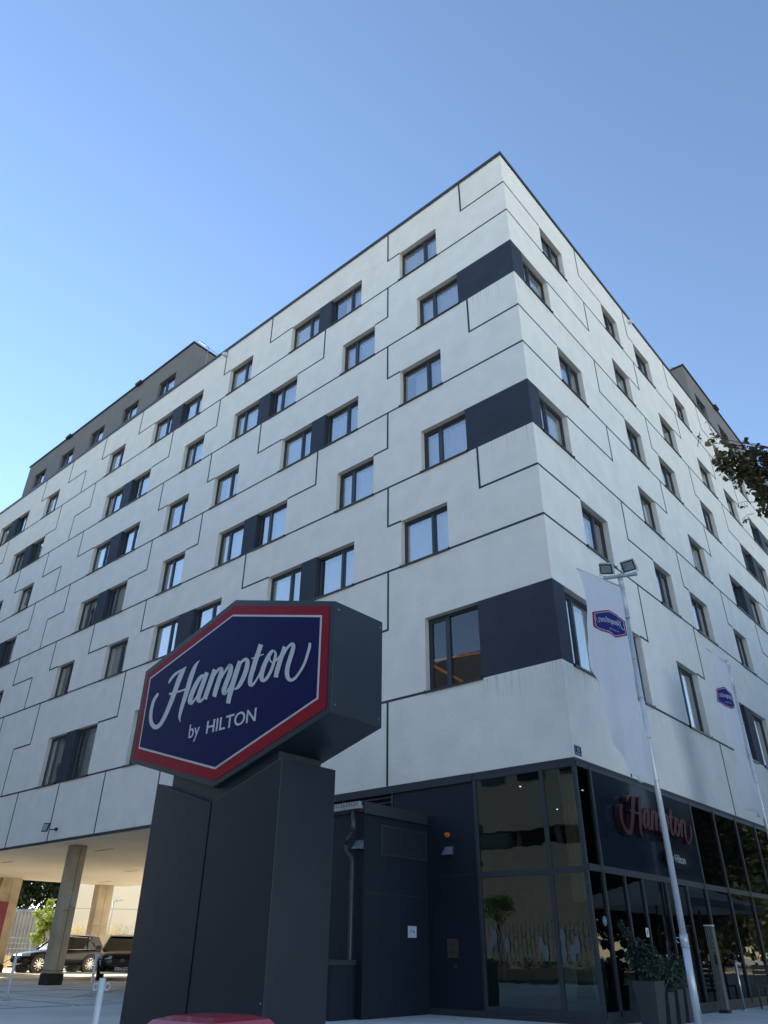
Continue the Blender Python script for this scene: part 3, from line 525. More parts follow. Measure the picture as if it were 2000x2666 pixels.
[0.652,0.472,0.744,0.431,0.646,0.455,0.739,0.414,0.637,0.43,0.731,0.389,0.628,0.405,0.722,0.363,0.619,0.382,0.714,0.339,0.609,0.359,0.705,0.315,0.599,0.334,0.696,0.291,0.589,0.309,0.686,0.265,0.578,0.282,0.676,0.239,0.568,0.253,0.666,0.212,0.558,0.224,0.656,0.183,0.548,0.193,0.646,0.153,0.539,0.163,0.637,0.123,0.529,0.133,0.626,0.093,0.519,0.102,0.615,0.063,0.511,0.072,0.607,0.036,0.506,0.044,0.601,0.011,0.504,0.018,0.597,-0.011,0.504,-0.007,0.595,-0.032,0.507,-0.031,0.594,-0.05,0.514,-0.055,0.595,-0.064,0.531,-0.081,0.593,-0.066,0.569,-0.103,0.581,-0.06,0.602,-0.107,0.58,-0.062,0.626,-0.102,0.59,-0.064,0.645,-0.092,0.605,-0.061,0.661,-0.078,0.623,-0.052,0.677,-0.062,0.641,-0.04,0.692,-0.045,0.659,-0.026,0.707,-0.025,0.676,-0.008,0.721,-0.004,0.691,0.012,0.735,0.021,0.708,0.035,0.747,0.047,0.723,0.059,0.756,0.066,0.734,0.076],
[0.54,0.279,0.526,0.302,0.561,0.279,0.548,0.302,0.591,0.279,0.578,0.301,0.622,0.28,0.609,0.301,0.65,0.281,0.637,0.301,0.678,0.282,0.666,0.302,0.705,0.283,0.694,0.302,0.734,0.285,0.723,0.303,0.762,0.288,0.752,0.304,0.782,0.289,0.772,0.304],
[0.986,0.307,0.991,0.283,0.972,0.312,0.98,0.282,0.948,0.319,0.97,0.281,0.918,0.318,0.963,0.276,0.893,0.306,0.952,0.264,0.871,0.289,0.937,0.247,0.849,0.269,0.922,0.226,0.829,0.247,0.906,0.204,0.81,0.222,0.89,0.179,0.792,0.195,0.875,0.153,0.774,0.168,0.861,0.125,0.758,0.138,0.847,0.097,0.745,0.109,0.836,0.07,0.735,0.079,0.829,0.043,0.729,0.049,0.823,0.018,0.727,0.021,0.821,-0.005,0.73,-0.005,0.821,-0.024,0.738,-0.031,0.823,-0.039,0.755,-0.057,0.824,-0.044,0.785,-0.081,0.822,-0.044,0.821,-0.094,0.821,-0.046,0.855,-0.096,0.825,-0.049,0.881,-0.09,0.837,-0.047,0.903,-0.078,0.853,-0.04,0.923,-0.063,0.871,-0.028,0.943,-0.044,0.888,-0.012,0.961,-0.021,0.905,0.009,0.978,0.002,0.921,0.032,0.993,0.027,0.934,0.055,1.005,0.053,0.946,0.08,1.016,0.08,0.957,0.106,1.026,0.107,0.967,0.132,1.033,0.135,0.975,0.158,1.039,0.16,0.982,0.183,1.044,0.184,0.988,0.205,1.046,0.207,0.993,0.225,1.045,0.23,0.995,0.241,1.037,0.252,0.993,0.256,1.025,0.271,0.988,0.269,1.01,0.288,0.983,0.279,0.991,0.301,0.977,0.286,0.973,0.308,0.967,0.293,0.962,0.311,0.958,0.298],
[0.976,0.307,0.986,0.292,0.967,0.307,0.978,0.291,0.953,0.307,0.967,0.289,0.938,0.305,0.957,0.285,0.925,0.3,0.948,0.281,0.912,0.293,0.938,0.274,0.902,0.282,0.931,0.266,0.894,0.267,0.924,0.253,0.888,0.249,0.919,0.237,0.887,0.228,0.918,0.221,0.893,0.206,0.922,0.204,0.905,0.184,0.931,0.185,0.919,0.164,0.942,0.168,0.934,0.148,0.953,0.156,0.953,0.133,0.965,0.147,0.977,0.122,0.973,0.143,1,0.121,0.983,0.144,1.021,0.126,0.998,0.149,1.04,0.132,1.014,0.157,1.059,0.14,1.033,0.164,1.079,0.151,1.052,0.173,1.097,0.163,1.07,0.184,1.115,0.178,1.087,0.197,1.13,0.195,1.104,0.212,1.144,0.211,1.119,0.226,1.155,0.227,1.132,0.241,1.164,0.243,1.142,0.255,1.17,0.253,1.15,0.265],
[1.15,0.319,1.227,0.284,1.143,0.303,1.222,0.268,1.135,0.28,1.215,0.244,1.125,0.258,1.207,0.22,1.116,0.236,1.198,0.197,1.105,0.214,1.189,0.175,1.095,0.19,1.179,0.152,1.084,0.164,1.171,0.126,1.074,0.138,1.162,0.1,1.065,0.112,1.153,0.075,1.057,0.088,1.145,0.051,1.049,0.065,1.137,0.028,1.041,0.043,1.13,0.007,1.035,0.02,1.123,-0.014,1.03,-0.001,1.117,-0.034,1.026,-0.021,1.112,-0.051,1.024,-0.04,1.109,-0.068,1.023,-0.057,1.107,-0.083,1.022,-0.068,1.106,-0.094],
[1.18,0.158,1.162,0.167,1.19,0.172,1.168,0.183,1.203,0.192,1.177,0.206,1.219,0.212,1.189,0.229,1.236,0.233,1.202,0.252,1.255,0.253,1.218,0.277,1.275,0.269,1.237,0.298,1.298,0.278,1.261,0.314,1.321,0.283,1.288,0.325,1.332,0.283,1.319,0.329,1.32,0.286,1.36,0.312,1.317,0.286,1.383,0.286,1.318,0.278,1.392,0.26,1.316,0.262,1.392,0.234,1.31,0.239,1.387,0.207,1.302,0.215,1.38,0.181,1.293,0.19,1.372,0.156,1.283,0.165,1.362,0.13,1.272,0.139,1.353,0.103,1.262,0.111,1.343,0.075,1.25,0.082,1.333,0.047,1.241,0.053,1.325,0.019,1.234,0.025,1.318,-0.006,1.229,-0.003,1.314,-0.031,1.227,-0.032,1.312,-0.054,1.231,-0.062,1.313,-0.077,1.238,-0.091,1.318,-0.1,1.25,-0.119,1.324,-0.119,1.267,-0.144,1.331,-0.133,1.289,-0.166,1.339,-0.145,1.316,-0.185,1.346,-0.151,1.346,-0.197,1.351,-0.155,1.375,-0.201,1.362,-0.159,1.401,-0.2,1.376,-0.161,1.425,-0.194,1.393,-0.158,1.447,-0.185,1.411,-0.152,1.469,-0.173,1.43,-0.142,1.489,-0.157,1.449,-0.129,1.508,-0.139,1.468,-0.112,1.527,-0.121,1.487,-0.095,1.545,-0.103,1.505,-0.077,1.562,-0.084,1.521,-0.059,1.579,-0.064,1.537,-0.04,1.595,-0.042,1.552,-0.018,1.61,-0.018,1.566,0.005,1.624,0.008,1.578,0.03,1.636,0.035,1.588,0.057,1.646,0.064,1.597,0.085,1.656,0.091,1.606,0.113,1.666,0.118,1.615,0.14,1.675,0.144,1.623,0.167,1.682,0.168,1.629,0.189,1.685,0.187,1.633,0.206,1.686,0.203,1.634,0.219,1.685,0.216,1.636,0.229,1.68,0.228,1.639,0.236,1.673,0.236,1.642,0.24,1.669,0.241,1.644,0.243]]
def letters(name,F,mats,parent,z_=0,extr=None,step=.00025,rim=False):
    """script word drawn as one mesh; F(u,w,d) maps the word plane to space (d along the normal)"""
    m=MB()
    for k,s in enumerate(STROKES):
        d=z_+k*step
        if rim:
            n=len(s)//4; L_,R_=[],[]
            for q in range(n):
                l0=Vector((s[4*q],s[4*q+1])); r0_=Vector((s[4*q+2],s[4*q+3])); wv=(r0_-l0); wl=max(wv.length,1e-5); f_=min(.5,.0095/wl)
                L_+=[*l0,*(l0+wv*f_)]; R_+=[*(r0_-wv*f_),*r0_]
            for e_ in (L_,R_): m.strip(e_,lambda a,b:F(a,b,d+extr+.004),2)
        if not extr: m.strip(s,lambda a,b:F(a,b,d))
        else:
            n=len(s)//4; i=len(m.v)
            for q in range(2*n): m.v.append(tuple(F(s[2*q],s[2*q+1],d+extr)))
            for q in range(2*n): m.v.append(tuple(F(s[2*q],s[2*q+1],d)))
            h=2*n
            for q in range(n-1):
                m.f.append((i+2*q,i+2*q+1,i+2*q+3,i+2*q+2)); m.m.append(0); m.sm.append(False)
                m.f.append((i+2*q,i+2*q+2,i+h+2*q+2,i+h+2*q)); m.m.append(1); m.sm.append(False)
                m.f.append((i+2*q+1,i+2*q+3,i+h+2*q+3,i+h+2*q+1)); m.m.append(1); m.sm.append(False)
            m.f.append((i,i+1,i+h+1,i+h)); m.m.append(1); m.sm.append(False)
            e=i+2*n-2; m.f.append((e,e+1,e+h+1,e+h)); m.m.append(1); m.sm.append(False)
    return m.build(name,mats,parent)
# ------------------------------------------------------------------ PYLON SIGN
SY=-8.238; CX=-.885; CZ=4.155
sign=empty('pylon_sign',(CX,SY+.45,0),'tall dark pylon sign with a blue and red six sided lettered box on top','sign')
LX=-(SY+.45-SY); 
def W(u,z_,d=0): return (u,-.45+d,z_)      # local to the empty, front face at y=-.45
H=[(0,1.31),(2.06,.70),(2.06,-.70),(0,-1.29),(-2.09,-.70),(-2.11,.69)]
def hexa(s): return s
m=MB(); dep=.9
m.prism([W(u,CZ+z_,.0) for u,z_ in H],(0,dep,0)); m.build('sign_box',M['pylonbox'],sign,bevel=.006)
def ring(H1,d0,mats,name):
    m=MB(); m.prism([W(u,CZ+z_,-d0) for u,z_ in H1],(0,.003,0)); return m.build(name,mats,sign)
ring([(-.01,1.222),(1.965,.655),(1.985,-.635),(.01,-1.215),(-2.02,-.655),(-2.035,.625)],.006,M['red'],'red_border')
ring([(-.01,1.078),(1.838,.566),(1.852,-.505),(.005,-1.072),(-1.905,-.53),(-1.93,.543)],.010,M['silver'],'silver_line')
ring([(-.01,1.05),(1.808,.545),(1.822,-.487),(.005,-1.044),(-1.875,-.51),(-1.90,.522)],.014,M['blue'],'blue_field')
letters('script_lettering',lambda a,b,d:W(a,CZ+b,-.0172-d),M['silver'],sign)
bx=basis(W(-.69,CZ-.575,-.016),(1,0,0),(0,0,1),(0,-1,0))
text_obj('small_lettering','by',.275,M['silver'],sign,bx,.002,.0,sx=.98)
bx=basis(W(-.30,CZ-.575,-.016),(1,0,0),(0,0,1),(0,-1,0))
text_obj('small_lettering','HILTON',.245,M['silver'],sign,bx,.002,.002,sx=1.17)
# rivets on the side
m=MB()
for z_ in (.6,-.6):
    for y_ in (.06,.84): m.tube([(2.06,-.45+y_,CZ+z_),(2.068,-.45+y_,CZ+z_)],.012,8)
m.build('rivet',M['steel'],sign)
# neck and shaft
m=MB(); m.prism([W(-1.06,CZ-1.6,.1),W(1.1,CZ-1.6,.1),W(1.1,CZ-.98,.1),W(.01,CZ-1.28,.1),W(-1.06,CZ-.98,.1)],(0,.72,0)); m.build('neck',M['pylonbox'],sign)
for side in (-1,1):
    m=MB(); x0,x1=(-1.275,-.018) if side<0 else (.018,1.275)
    zi,zo=CZ-1.475,CZ-1.095
    zl,zr=(zo,zi) if side<0 else (zi,zo)
    m.prism([W(x0,0),W(x1,0),W(x1,zr),W(x0,zl)],(0,.92,0)); m.build('shaft_panel',M['pylon'],sign,bevel=.008)
m=MB()
m.tube([(1.24,-.45,.62),(1.24,-.456,.62)],.007,8)
m.build('screw',M['steel'],sign)
m=MB(); m.box(-.018,.018,-.41,.4,0,CZ-1.5); m.build('shaft_groove',M['black'],sign)
m=MB(); m.box(-1.35,1.35,-.52,.55,0,.06); m.build('footing',M['concrete'],sign)
# ------------------------------------------------------------------ right facade lettering
t=empty('channel_letter_sign',(0,0,0),'large dark red raised script word on the dark blue panel above the entrance','sign')
sc_=.93
FRL=lambda a,b,d:(.06+d,3.455+a*1.15,3.56+b*1.04)
letters('script_letters',FRL,[mat('letter_face_dark',(.03,.006,.012),.3,nscale=5),mat('letter_side_dark',(.03,.006,.01),.35,nscale=5),mat('letter_outline_red',(.22,.025,.03),.4,nscale=5)],t,extr=.11,rim=True)
m=MB()
for a in (2.2,2.6,3.3,4.2,5.0): m.box(.0,.06,a-.01,a+.01,3.6,3.62)
m.build('letter_bracket',M['plastic'],t)
t=empty('oval_sign',(0,4.38,2.97),'small black oval plate with white lettering below the raised red word','sign')
m=MB(); n=36; m.prism([(.02,(.76)*math.cos(2*PI*i/n),.22*math.sin(2*PI*i/n)) for i in range(n)],(.08,0,0)); m.build('plate',mat('oval_plate_black',(.008,.008,.01),.6,spec=.1,nscale=6),t)
text_obj('lettering','by Hilton',.25,M['silver'],t,basis((.1015,-.50,-.07),(0,1,0),(0,0,1),(1,0,0)),.001,.0,'LEFT',sx=1.0)
# small plates
def plate(name,label,cat,o,x,y,z,w,h,mt,th=.012):
    t=empty(name,o,label,cat); m=MB(); m.prism([tuple(Vector(x)*a+Vector(y)*b) for a,b in ((0,0),(w,0),(w,h),(0,h))],tuple(Vector(z)*th)); m.build('plate',mt,t); return t
t=plate('house_number_sign','blue enamel house number sign at the hotel corner above the glazing','sign',(.001,.06,4.62),(0,1,0),(0,0,1),(1,0,0),.29,.2,mat('blue_enamel',(.008,.02,.13),.2,coat=.5,nscale=6))
t.location=(.001,.06,4.60)
text_obj('number','10',.13,M['silver'],t,basis((.0135,.145,.075),(0,1,0),(0,0,1),(1,0,0)),.0005,.0,'CENTER',sx=.8)
m=MB(); random.seed(77)
for i in range(17):   # street name, too small to read in the photograph: small letter-sized strokes
    y_=.03+i*.0137; h_=.026 if i in (0,9,14) else .018; m.box(.0125,.0138,y_,y_+.004,.035,.035+h_); m.box(.0125,.0137,y_+.004,y_+.0095,.035+h_*.45*(i%2),.039+h_*.45*(i%2))
m.build('street_name_strokes',M['silver'],t)
m=MB()
for q in ((.012,.278,.012,.017),(.012,.278,.183,.188)): m.box(.0125,.0135,q[0],q[1],q[2],q[3])
for q in ((.012,.017),(.273,.278)): m.box(.0125,.0135,q[0],q[1],.018,.182)
m.build('border',M['silver'],t)
t=plate('warning_notice','white notice with small symbols and text on the annex side wall','sign',(AX+.001,-.72,1.34),(0,1,0),(0,0,1),(1,0,0),.28,.21,mat('notice_white',(.5,.53,.6),.5,nscale=5),.006)
m=MB(); n=20
def annul(cy,cz,r0,r1):
    for i in range(n):
        a,b=2*PI*i/n,2*PI*(i+1)/n
        m.quad([(.0072,cy+r0*math.cos(a),cz+r0*math.sin(a)),(.0072,cy+r1*math.cos(a),cz+r1*math.sin(a)),(.0072,cy+r1*math.cos(b),cz+r1*math.sin(b)),(.0072,cy+r0*math.cos(b),cz+r0*math.sin(b))])
annul(.098,.125,.014,.02); annul(.098,.092,.014,.02)
for y_,z_,w_ in ((.165,.133,.028),(.150,.110,.062),(.156,.093,.05)): m.quad([(.0072,y_,z_),(.0072,y_+w_,z_),(.0072,y_+w_,z_+.012),(.0072,y_,z_+.012)])
m.build('symbols',M['black'],t)
t=plate('bronze_wall_plate','dull bronze rectangular plate low on the dark cladding','plate',(-3.37,-.001,.99),(1,0,0),(0,0,1),(0,-1,0),.27,.34,M['brass'],.02)
m=MB(); m.box(.10,.17,-.0265,-.0205,.22,.235); m.box(.10,.115,-.0265,-.0205,.235,.27); m.box(.155,.17,-.0265,-.0205,.235,.27); m.box(.13,.18,-.0265,-.0205,.1,.12); m.build('engraving',M['planter'],t)
t=empty('round_wall_socket',(-3.18,-.001,.84),'small round steel socket under the bronze plate','socket'); m=MB(); m.tube([(0,0,0),(0,-.03,0)],.045,16); m.build('cover',M['plastic'],t); m=MB(); m.tube([(0,-.03,0),(0,-.034,0)],.036,16); m.build('rim',M['frame'],t)
t=empty('door_sticker',(.036,2.12,1.38),'small white square sticker with a dark mark on the entrance frame','sticker'); m=MB(); m.box(0,.004,0,.13,0,.16); m.build('sheet',M['plate'],t); m=MB(); m.prism([(.0045,.04,.03),(.0045,.07,.03),(.0045,.1,.13),(.0045,.07,.13)],(.001,0,0)); m.build('mark',M['black'],t)
t=empty('round_glass_sticker',(.035,.36,1.61),'round pale blue sticker on the narrow pane beside the corner','sticker'); m=MB(); m.tube([(0,0,0),(.004,0,0)],.085,24); m.build('disc',mat('pale_blue_disc',(.12,.17,.26),.4,nscale=5),t)
m=MB(); m.prism([(.0045,-.03,-.008),(.0045,.03,-.008),(.0045,.03,.008),(.0045,-.03,.008)],(.001,0,0)); m.build('mark',M['silver'],t)
# wall floodlight on left facade
t=empty('wall_floodlight',(-21.25,-.02,4.9),'black floodlight on a short arm on the white wall above the car park','floodlight')
m=MB(); m.box(-.03,.07,-.05,.02,-.05,.05); m.tube([(.02,-.03,0),(-.1,-.2,-.02)],.02,6); m.build('arm',M['plastic'],t)
m=MB(); m.prism([(-.3,-.33,.2),(-.1,-.22,.2),(-.12,-.26,-.1),(-.32,-.37,-.1)],(.02,-.05,0)); m.build('housing',M['plastic'],t)
m=MB(); m.prism([(-.265,-.372,.165),(-.1,-.281,.165),(-.115,-.318,-.065),(-.285,-.41,-.065)],(.004,-.008,0)); m.build('lens',M['galv'],t)
# ------------------------------------------------------------------ FLAGPOLES + FLAGS
def pole(name,base,h,label,lights):
    t=empty(name,(*base,0),label,'flagpole','flagpoles in front of the hotel')
    m=MB(); m.tube([(0,0,.02),(0,0,1.22)],.063,20); m.tube([(0,0,1.36),(0,0,h-.95)],[.056,.043],20); m.tube([(0,0,h-.95),(0,0,h-.25)],.055,20)
    for z_ in (h-.96,h-.26): m.tube([(0,0,z_),(0,0,z_+.03)],.062,20)
    m.build('pole_shaft',M['alu'],t)
    m=MB(); m.tube([(0,0,1.2),(0,0,1.38)],.068,20); m.tube([(0,0,1.2),(0,0,1.212)],.075,20); m.tube([(0,0,1.372),(0,0,1.384)],.075,20)
    m.tube([(-.06,-.03,1.33),(-.11,-.05,1.33),(-.12,-.05,1.28),(-.08,-.04,1.25)],.008,6); m.build('collar',M['alu'],t)
    m=MB(); m.tube([(0,0,h-.25),(0,0,h-.03)],[.058,.05],16); m.tube([(0,0,0),(0,0,.03)],.14,20); m.build('base_and_cap',M['alu'],t)
    m=MB(); m.box(.02,.064,-.03,.03,.02,.3); m.build('base_door',M['steel'],t)
    if lights:
        ax=Vector((.93,.37,0)).normalized()
        m=MB(); 
        for s in (-1,1): m.prism([tuple(ax*s*.02+Vector((0,0,h-.02))),tuple(ax*s*.36+Vector((0,0,h-.02))),tuple(ax*s*.36+Vector((0,0,h+.03))),tuple(ax*s*.02+Vector((0,0,h+.03)))],(.03,-.07,0))
        m.box(-.04,.04,-.04,.04,h-.1,h+.06); m.build('cross_arm',M['galv'],t)
        for s in (-1,1):
            c=ax*s*.235+Vector((.0,-.08,h+.2)); 
            d=Vector((.12*s+.05,-.75,-.66)).normalized() if s<0 else Vector((.12,-.78,-.62)).normalized()
            rx=ax if s<0 else (ax+Vector((0,0,.25))).normalized()
            rx=(rx-d*rx.dot(d)).normalized(); up=rx.cross(d)*-1
            def bb(hw,hh,d0,d1):
                return [c+rx*a*hw+up*b*hh+d*q for q in (d0,d1) for a,b in ((-1,-1),(1,-1),(1,1),(-1,1))]
            def addbox(m,v,mi=0):
                i=len(m.v); m.v+=[tuple(p) for p in v]
                for f in ((0,3,2,1),(4,5,6,7),(0,1,5,4),(1,2,6,5),(2,3,7,6),(3,0,4,7)): m.f.append(tuple(i+k for k in f)); m.m.append(mi); m.sm.append(False)
            fl=MB(); addbox(fl,bb(.15,.125,-.09,0)); addbox(fl,bb(.12,.1,-.13,-.091)); fo=fl.build('floodlight',M['galv'],t,bevel=.006)
            g=MB(); addbox(g,bb(.135,.11,.001,.006)); g.build('rubber_seal',M['black'],fo)
            g=MB(); i0=len(g.v)
            P4=[c+rx*a*.112+up*b*.088+d*.0075 for a,b in ((-1,-1),(1,-1),(1,1),(-1,1))]; Q4=[c+rx*a*.03+up*b*.02+d*.0105 for a,b in ((-1,-1),(1,-1),(1,1),(-1,1))]
            for k in range(4): g.quad([P4[k],P4[(k+1)%4],Q4[(k+1)%4],Q4[k]])
            g.quad(Q4); g.build('reflector',mat('reflector_mirror',(.5,.52,.5),.15,.8),fo)
            b_=MB(); b_.tube([tuple(c+rx*.165+d*-.03),tuple(c+rx*.17-up*.15),tuple(c-up*.17),tuple(c-rx*.17-up*.15),tuple(c-rx*.165+d*-.03)],.008,5); b_.build('bracket',M['galv'],fo)
    return t
H1=8.17
pole('flagpole',(1.58,.1),H1,'silver flagpole with two floodlights on its top, nearer the hotel corner',True)
pole('flagpole',(1.5,6.95),8.2,'plain silver flagpole without floodlights, farther along the glazed front',False)
def flag(name,base,ang,w0,ztop,prof,logo,label,rings):
    # prof: list of (z, width) lower edge taper; sheet from pole outwards
    t=empty(name,(base[0],base[1],0),label,'flag','hotel flags')
    dx,dy=ang; nx,ny=-dy,dx
    def wid(z_):
        for (za,wa),(zb,wb) in zip(prof,prof[1:]):
            if zb<=z_<=za: return wb+(wa-wb)*(z_-zb)/(za-zb)
        return prof[-1][1]
    def P(s,z_):  # s metres along the flag from the pole
        f=min(1,(ztop-z_)/3.5)
        k=s/1.3
        d=(.05+.16*f)*math.sin(k*7+z_*.6+f*1.7)*k+.06*math.sin(z_*1.9+s*5)*k+.03*f*math.sin(s*22+z_*1.6)+.018*math.sin(s*15-z_*4)*f+.02*math.sin(s*6+z_*7)*k*f
        return Vector((dx*s+nx*d,dy*s+ny*d,z_+.02*math.sin(s*9)*f))
    zb=prof[-1][0]; nz,ns=110,36; m=MB(); rows=[]
    for i in range(nz+1):
        z_=ztop+(zb-ztop)*i/nz; wz=wid(z_)
        wz+=.012*math.sin(z_*4)+.008*math.sin(z_*13+1)
        rows.append([P(.07+(wz-.07)*j/ns,z_ + (0.03*j/ns)) for j in range(ns+1)])
    i0=0
    for r in rows:
        for p in r: m.v.append(tuple(p))
    for i in range(nz):
        for j in range(ns):
            a=i*(ns+1)+j; m.f.append((a,a+1,a+ns+2,a+ns+1)); m.m.append(0); m.sm.append(True)
    m.build('cloth',M['flag'],t)
    # rod in the top hem
    m=MB(); m.tube([(dx*.03,dy*.03,ztop+.0),(dx*(prof[0][1]+.06),dy*(prof[0][1]+.06),ztop+.04)],.014,8); m.build('top_rod',M['alu'],t)
    # printed badge, on both faces, wrapped to the cloth
    (cs,cz,hw,hh)=logo
    def grid(poly,mt,name,off):
        m=MB(); xs=28; ys=22
        def inside(x,y):
            c=False; n=len(poly)
            for i in range(n):
                x1,y1=poly[i];x2,y2=poly[(i+1)%n]
                if (y1>y)!=(y2>y) and x<(x2-x1)*(y-y1)/(y2-y1)+x1: c=not c
            return c
        # rows: clip polygon to horizontal bands so that its edges stay straight
        ymin=min(p[1] for p in poly); ymax=max(p[1] for p in poly)
        def span(y):
            xsn=[]
            n=len(poly)
            for i in range(n):
                x1,y1=poly[i];x2,y2=poly[(i+1)%n]
                if y1!=y2 and min(y1,y2)<=y<=max(y1,y2): xsn.append(x1+(x2-x1)*(y-y1)/(y2-y1))
            return (min(xsn),max(xsn)) if xsn else (0,0)
        for sg in (1,-1):
            idx=len(m.v)
            for i in range(ys+1):
                y=ymin+(ymax-ymin)*(i+(.001 if i==0 else -.001 if i==ys else 0))/ys; a,b=span(y)
                for j in range(xs+1):
                    x=a+(b-a)*j/xs; p=P(cs+x,cz+y)
                    q=Vector((nx,ny,0))*off*sg; m.v.append(tuple(p+q))
            for i in range(ys):
                for j in range(xs):
                    a=idx+i*(xs+1)+j; m.f.append((a,a+1,a+xs+2,a+xs+1)); m.m.append(0); m.sm.append(True)
        m.build(name,mt,t)
    base_=[(0,1),(1,.55),(1,-.5),(0,-1),(-1,-.5),(-1,.55)]
    sc=lambda f:[(x*hw*f,y*hh*f) for x,y in base_]
    grid(sc(1),M['flagred'],'badge_border',.004); grid(sc(.9),M['flagwhite'],'badge_line',.006); grid(sc(.85),M['flagblue'],'badge_field',.008)
    m=MB()
    kx=hw/2.0
    for sg in (1,-1):
        for k,s in enumerate(STROKES):
            def F(a,b,sg=sg,k=k):
                p=P(cs+a*kx,cz+b*hh/1.35+.01); q=Vector((nx,ny,0))*(.010+k*.0002)*sg; return p+q
            m.strip(s,F)
    m.build('badge_script',M['flagwhite'],t)
    # small words under the script
    cu=D.curves.new('x','FONT'); cu.body='by HILTON'; cu.size=.1; cu.align_x='CENTER'; cu.offset=.0015
    to=D.objects.new('tmp',cu); COL.objects.link(to); bpy.context.view_layer.update()
    me=D.meshes.new_from_object(to.evaluated_get(bpy.context.evaluated_depsgraph_get())); D.objects.remove(to)
    me2=me.copy()
    for mm_,sg in ((me,1),(me2,-1)):
      for v in mm_.vertices:
        p=P(cs+v.co.x*kx/.42,cz+v.co.y*hh/.62-hh*.52); v.co=p+Vector((nx,ny,0))*.012*sg
    for mm_ in (me,me2): mm_.materials.clear(); mm_.materials.append(M['flagwhite']); o=D.objects.new('badge_words',mm_); COL.objects.link(o); o.parent=t
    m=MB()
    for z_ in rings:
        n=10; m.tube([(.062*math.cos(2*PI*i/n),.062*math.sin(2*PI*i/n),z_+.02*math.sin(2*PI*i/n)) for i in range(n+1)],.006,5)
    m.build('pole_ring',M['galv'],t)
flag('hanging_flag',(1.58,.1),(-.245,-.97),1.4,7.93,[(7.97,1.36),(7.4,1.28),(6.6,1.2),(6.0,1.2),(5.3,1.05),(4.7,1.08),(4.3,.98),(4.0,.9),(3.86,.8),(3.8,.45)],(.58,6.93,.47,.31),
 'long white flag with a blue badge hanging from the nearer flagpole with floodlights',[7.2,6.3,5.5,4.7,3.9])
flag('hanging_flag',(1.5,6.95),(-.04,-1),1.35,8.08,[(8.12,1.33),(7.5,1.2),(6.8,1.22),(6.0,1.1),(5.3,.9),(4.8,1.15),(4.4,1.28),(4.1,1.15),(4.0,.6)],(.72,6.93,.43,.3),
 'long white flag with a small blue badge on the farther flagpole',[7.4,6.4,5.6,4.9,4.2])
# ------------------------------------------------------------------ RED BOX, near, at the foot of the frame
t=empty('red_post_box',(4.66,-12.22,0),'red metal box with a chamfered sloping lid standing before the pylon sign','box',rz=math.radians(6))
def octo(r,c,z_): return [(r,-r+c,z_),(r,r-c,z_),(r-c,r,z_),(-r+c,r,z_),(-r,r-c,z_),(-r,-r+c,z_),(-r+c,-r,z_),(r-c,-r,z_)]
def loft(m,A,B,mi=0):
    n=len(A)
    for i in range(n): m.quad([A[i],A[(i+1)%n],B[(i+1)%n],B[i]],mi)
m=MB(); A=octo(.165,.02,0.0);B=octo(.165,.02,.82); loft(m,A,B); m.quad(A[::-1]); m.build('body',M['redpaint'],t)
m=MB(); A=octo(.19,.015,.822);B=octo(.185,.015,.835);C_=octo(.15,.012,.872);E_=octo(.10,.01,.884);G_=octo(.04,.01,.888)
loft(m,A,B);loft(m,B,C_);loft(m,C_,E_);loft(m,E_,G_); m.quad(G_); m.quad(A[::-1]); m.build('lid',M['redpaint'],t)
m=MB(); m.box(-.12,.12,-.172,-.166,.3,.75); m.build('front_door',M['redpaint'],t,bevel=.004)
m=MB(); m.box(-.09,.09,-.174,-.1665,.77,.79); m.build('slot',M['black'],t)
# ------------------------------------------------------------------ BOLLARDS + CHAINS
def bollard(loc,h,label,r=.036):
    t=empty('chain_bollard',(*loc,0),label,'bollard','white chain bollards')
    m=MB(); n=8; m.tube([(0,0,.01),(0,0,h)],r,8); m.build('post',M['white_paint'],t)
    m=MB(); m.box(-.09,.09,-.09,.09,0,.012)
    for a in (-1,1):
        for b in (-1,1): m.tube([(a*.065,b*.065,.012),(a*.065,b*.065,.03)],.012,6)
    m.build('foot_plate',M['galv'],t)
    m=MB(); ax=Vector((.6,.8,0))
    for s in (-1,1):
        c=ax*s*(r+.024); m.tube([tuple(c+ax*.024*math.cos(2*PI*i/12)+Vector((0,0,h-.075+.03*math.sin(2*PI*i/12)))) for i in range(13)],.006,5)
    m.build('ring',M['white_paint'],t)
B1=(-13.77,-4.06);B2=(-13.94,-1.75);B3=(-1.14,-9.04)
bollard(B1,.99,'thin white bollard in the car park, the one nearest the left edge'); bollard(B2,.99,'thin white bollard standing before the dark car that faces the street')
bollard((-.85,-9.35),.83,'thick white bollard with ring lugs beside the pylon sign, nearest of the three',.034)
def chain(a,b,za,zb,sag,label):
    t=empty('barrier_chain',(a[0],a[1],0),label,'chain','chains between the bollards'); a3=Vector((*a,za));b3=Vector((*b,zb)); m=MB(); P=[]
    for i in range(25):
        f=i/24; p=a3.lerp(b3,f); p.z-=sag*4*f*(1-f); P.append(tuple(p-Vector((a[0],a[1],0))))
    m.tube(P,.008,5); m.build('links',M['planter'],t)
chain(B1,B2,.92,.92,.32,'sagging grey chain between the two far bollards'); chain(B2,(-14.1,.9),.92,.92,.3,'sagging grey chain in front of the dark car, right of the far bollards'); chain((-13.6,-6.6),B1,.92,.92,.3,'sagging grey chain running out of frame left of the far bollards')
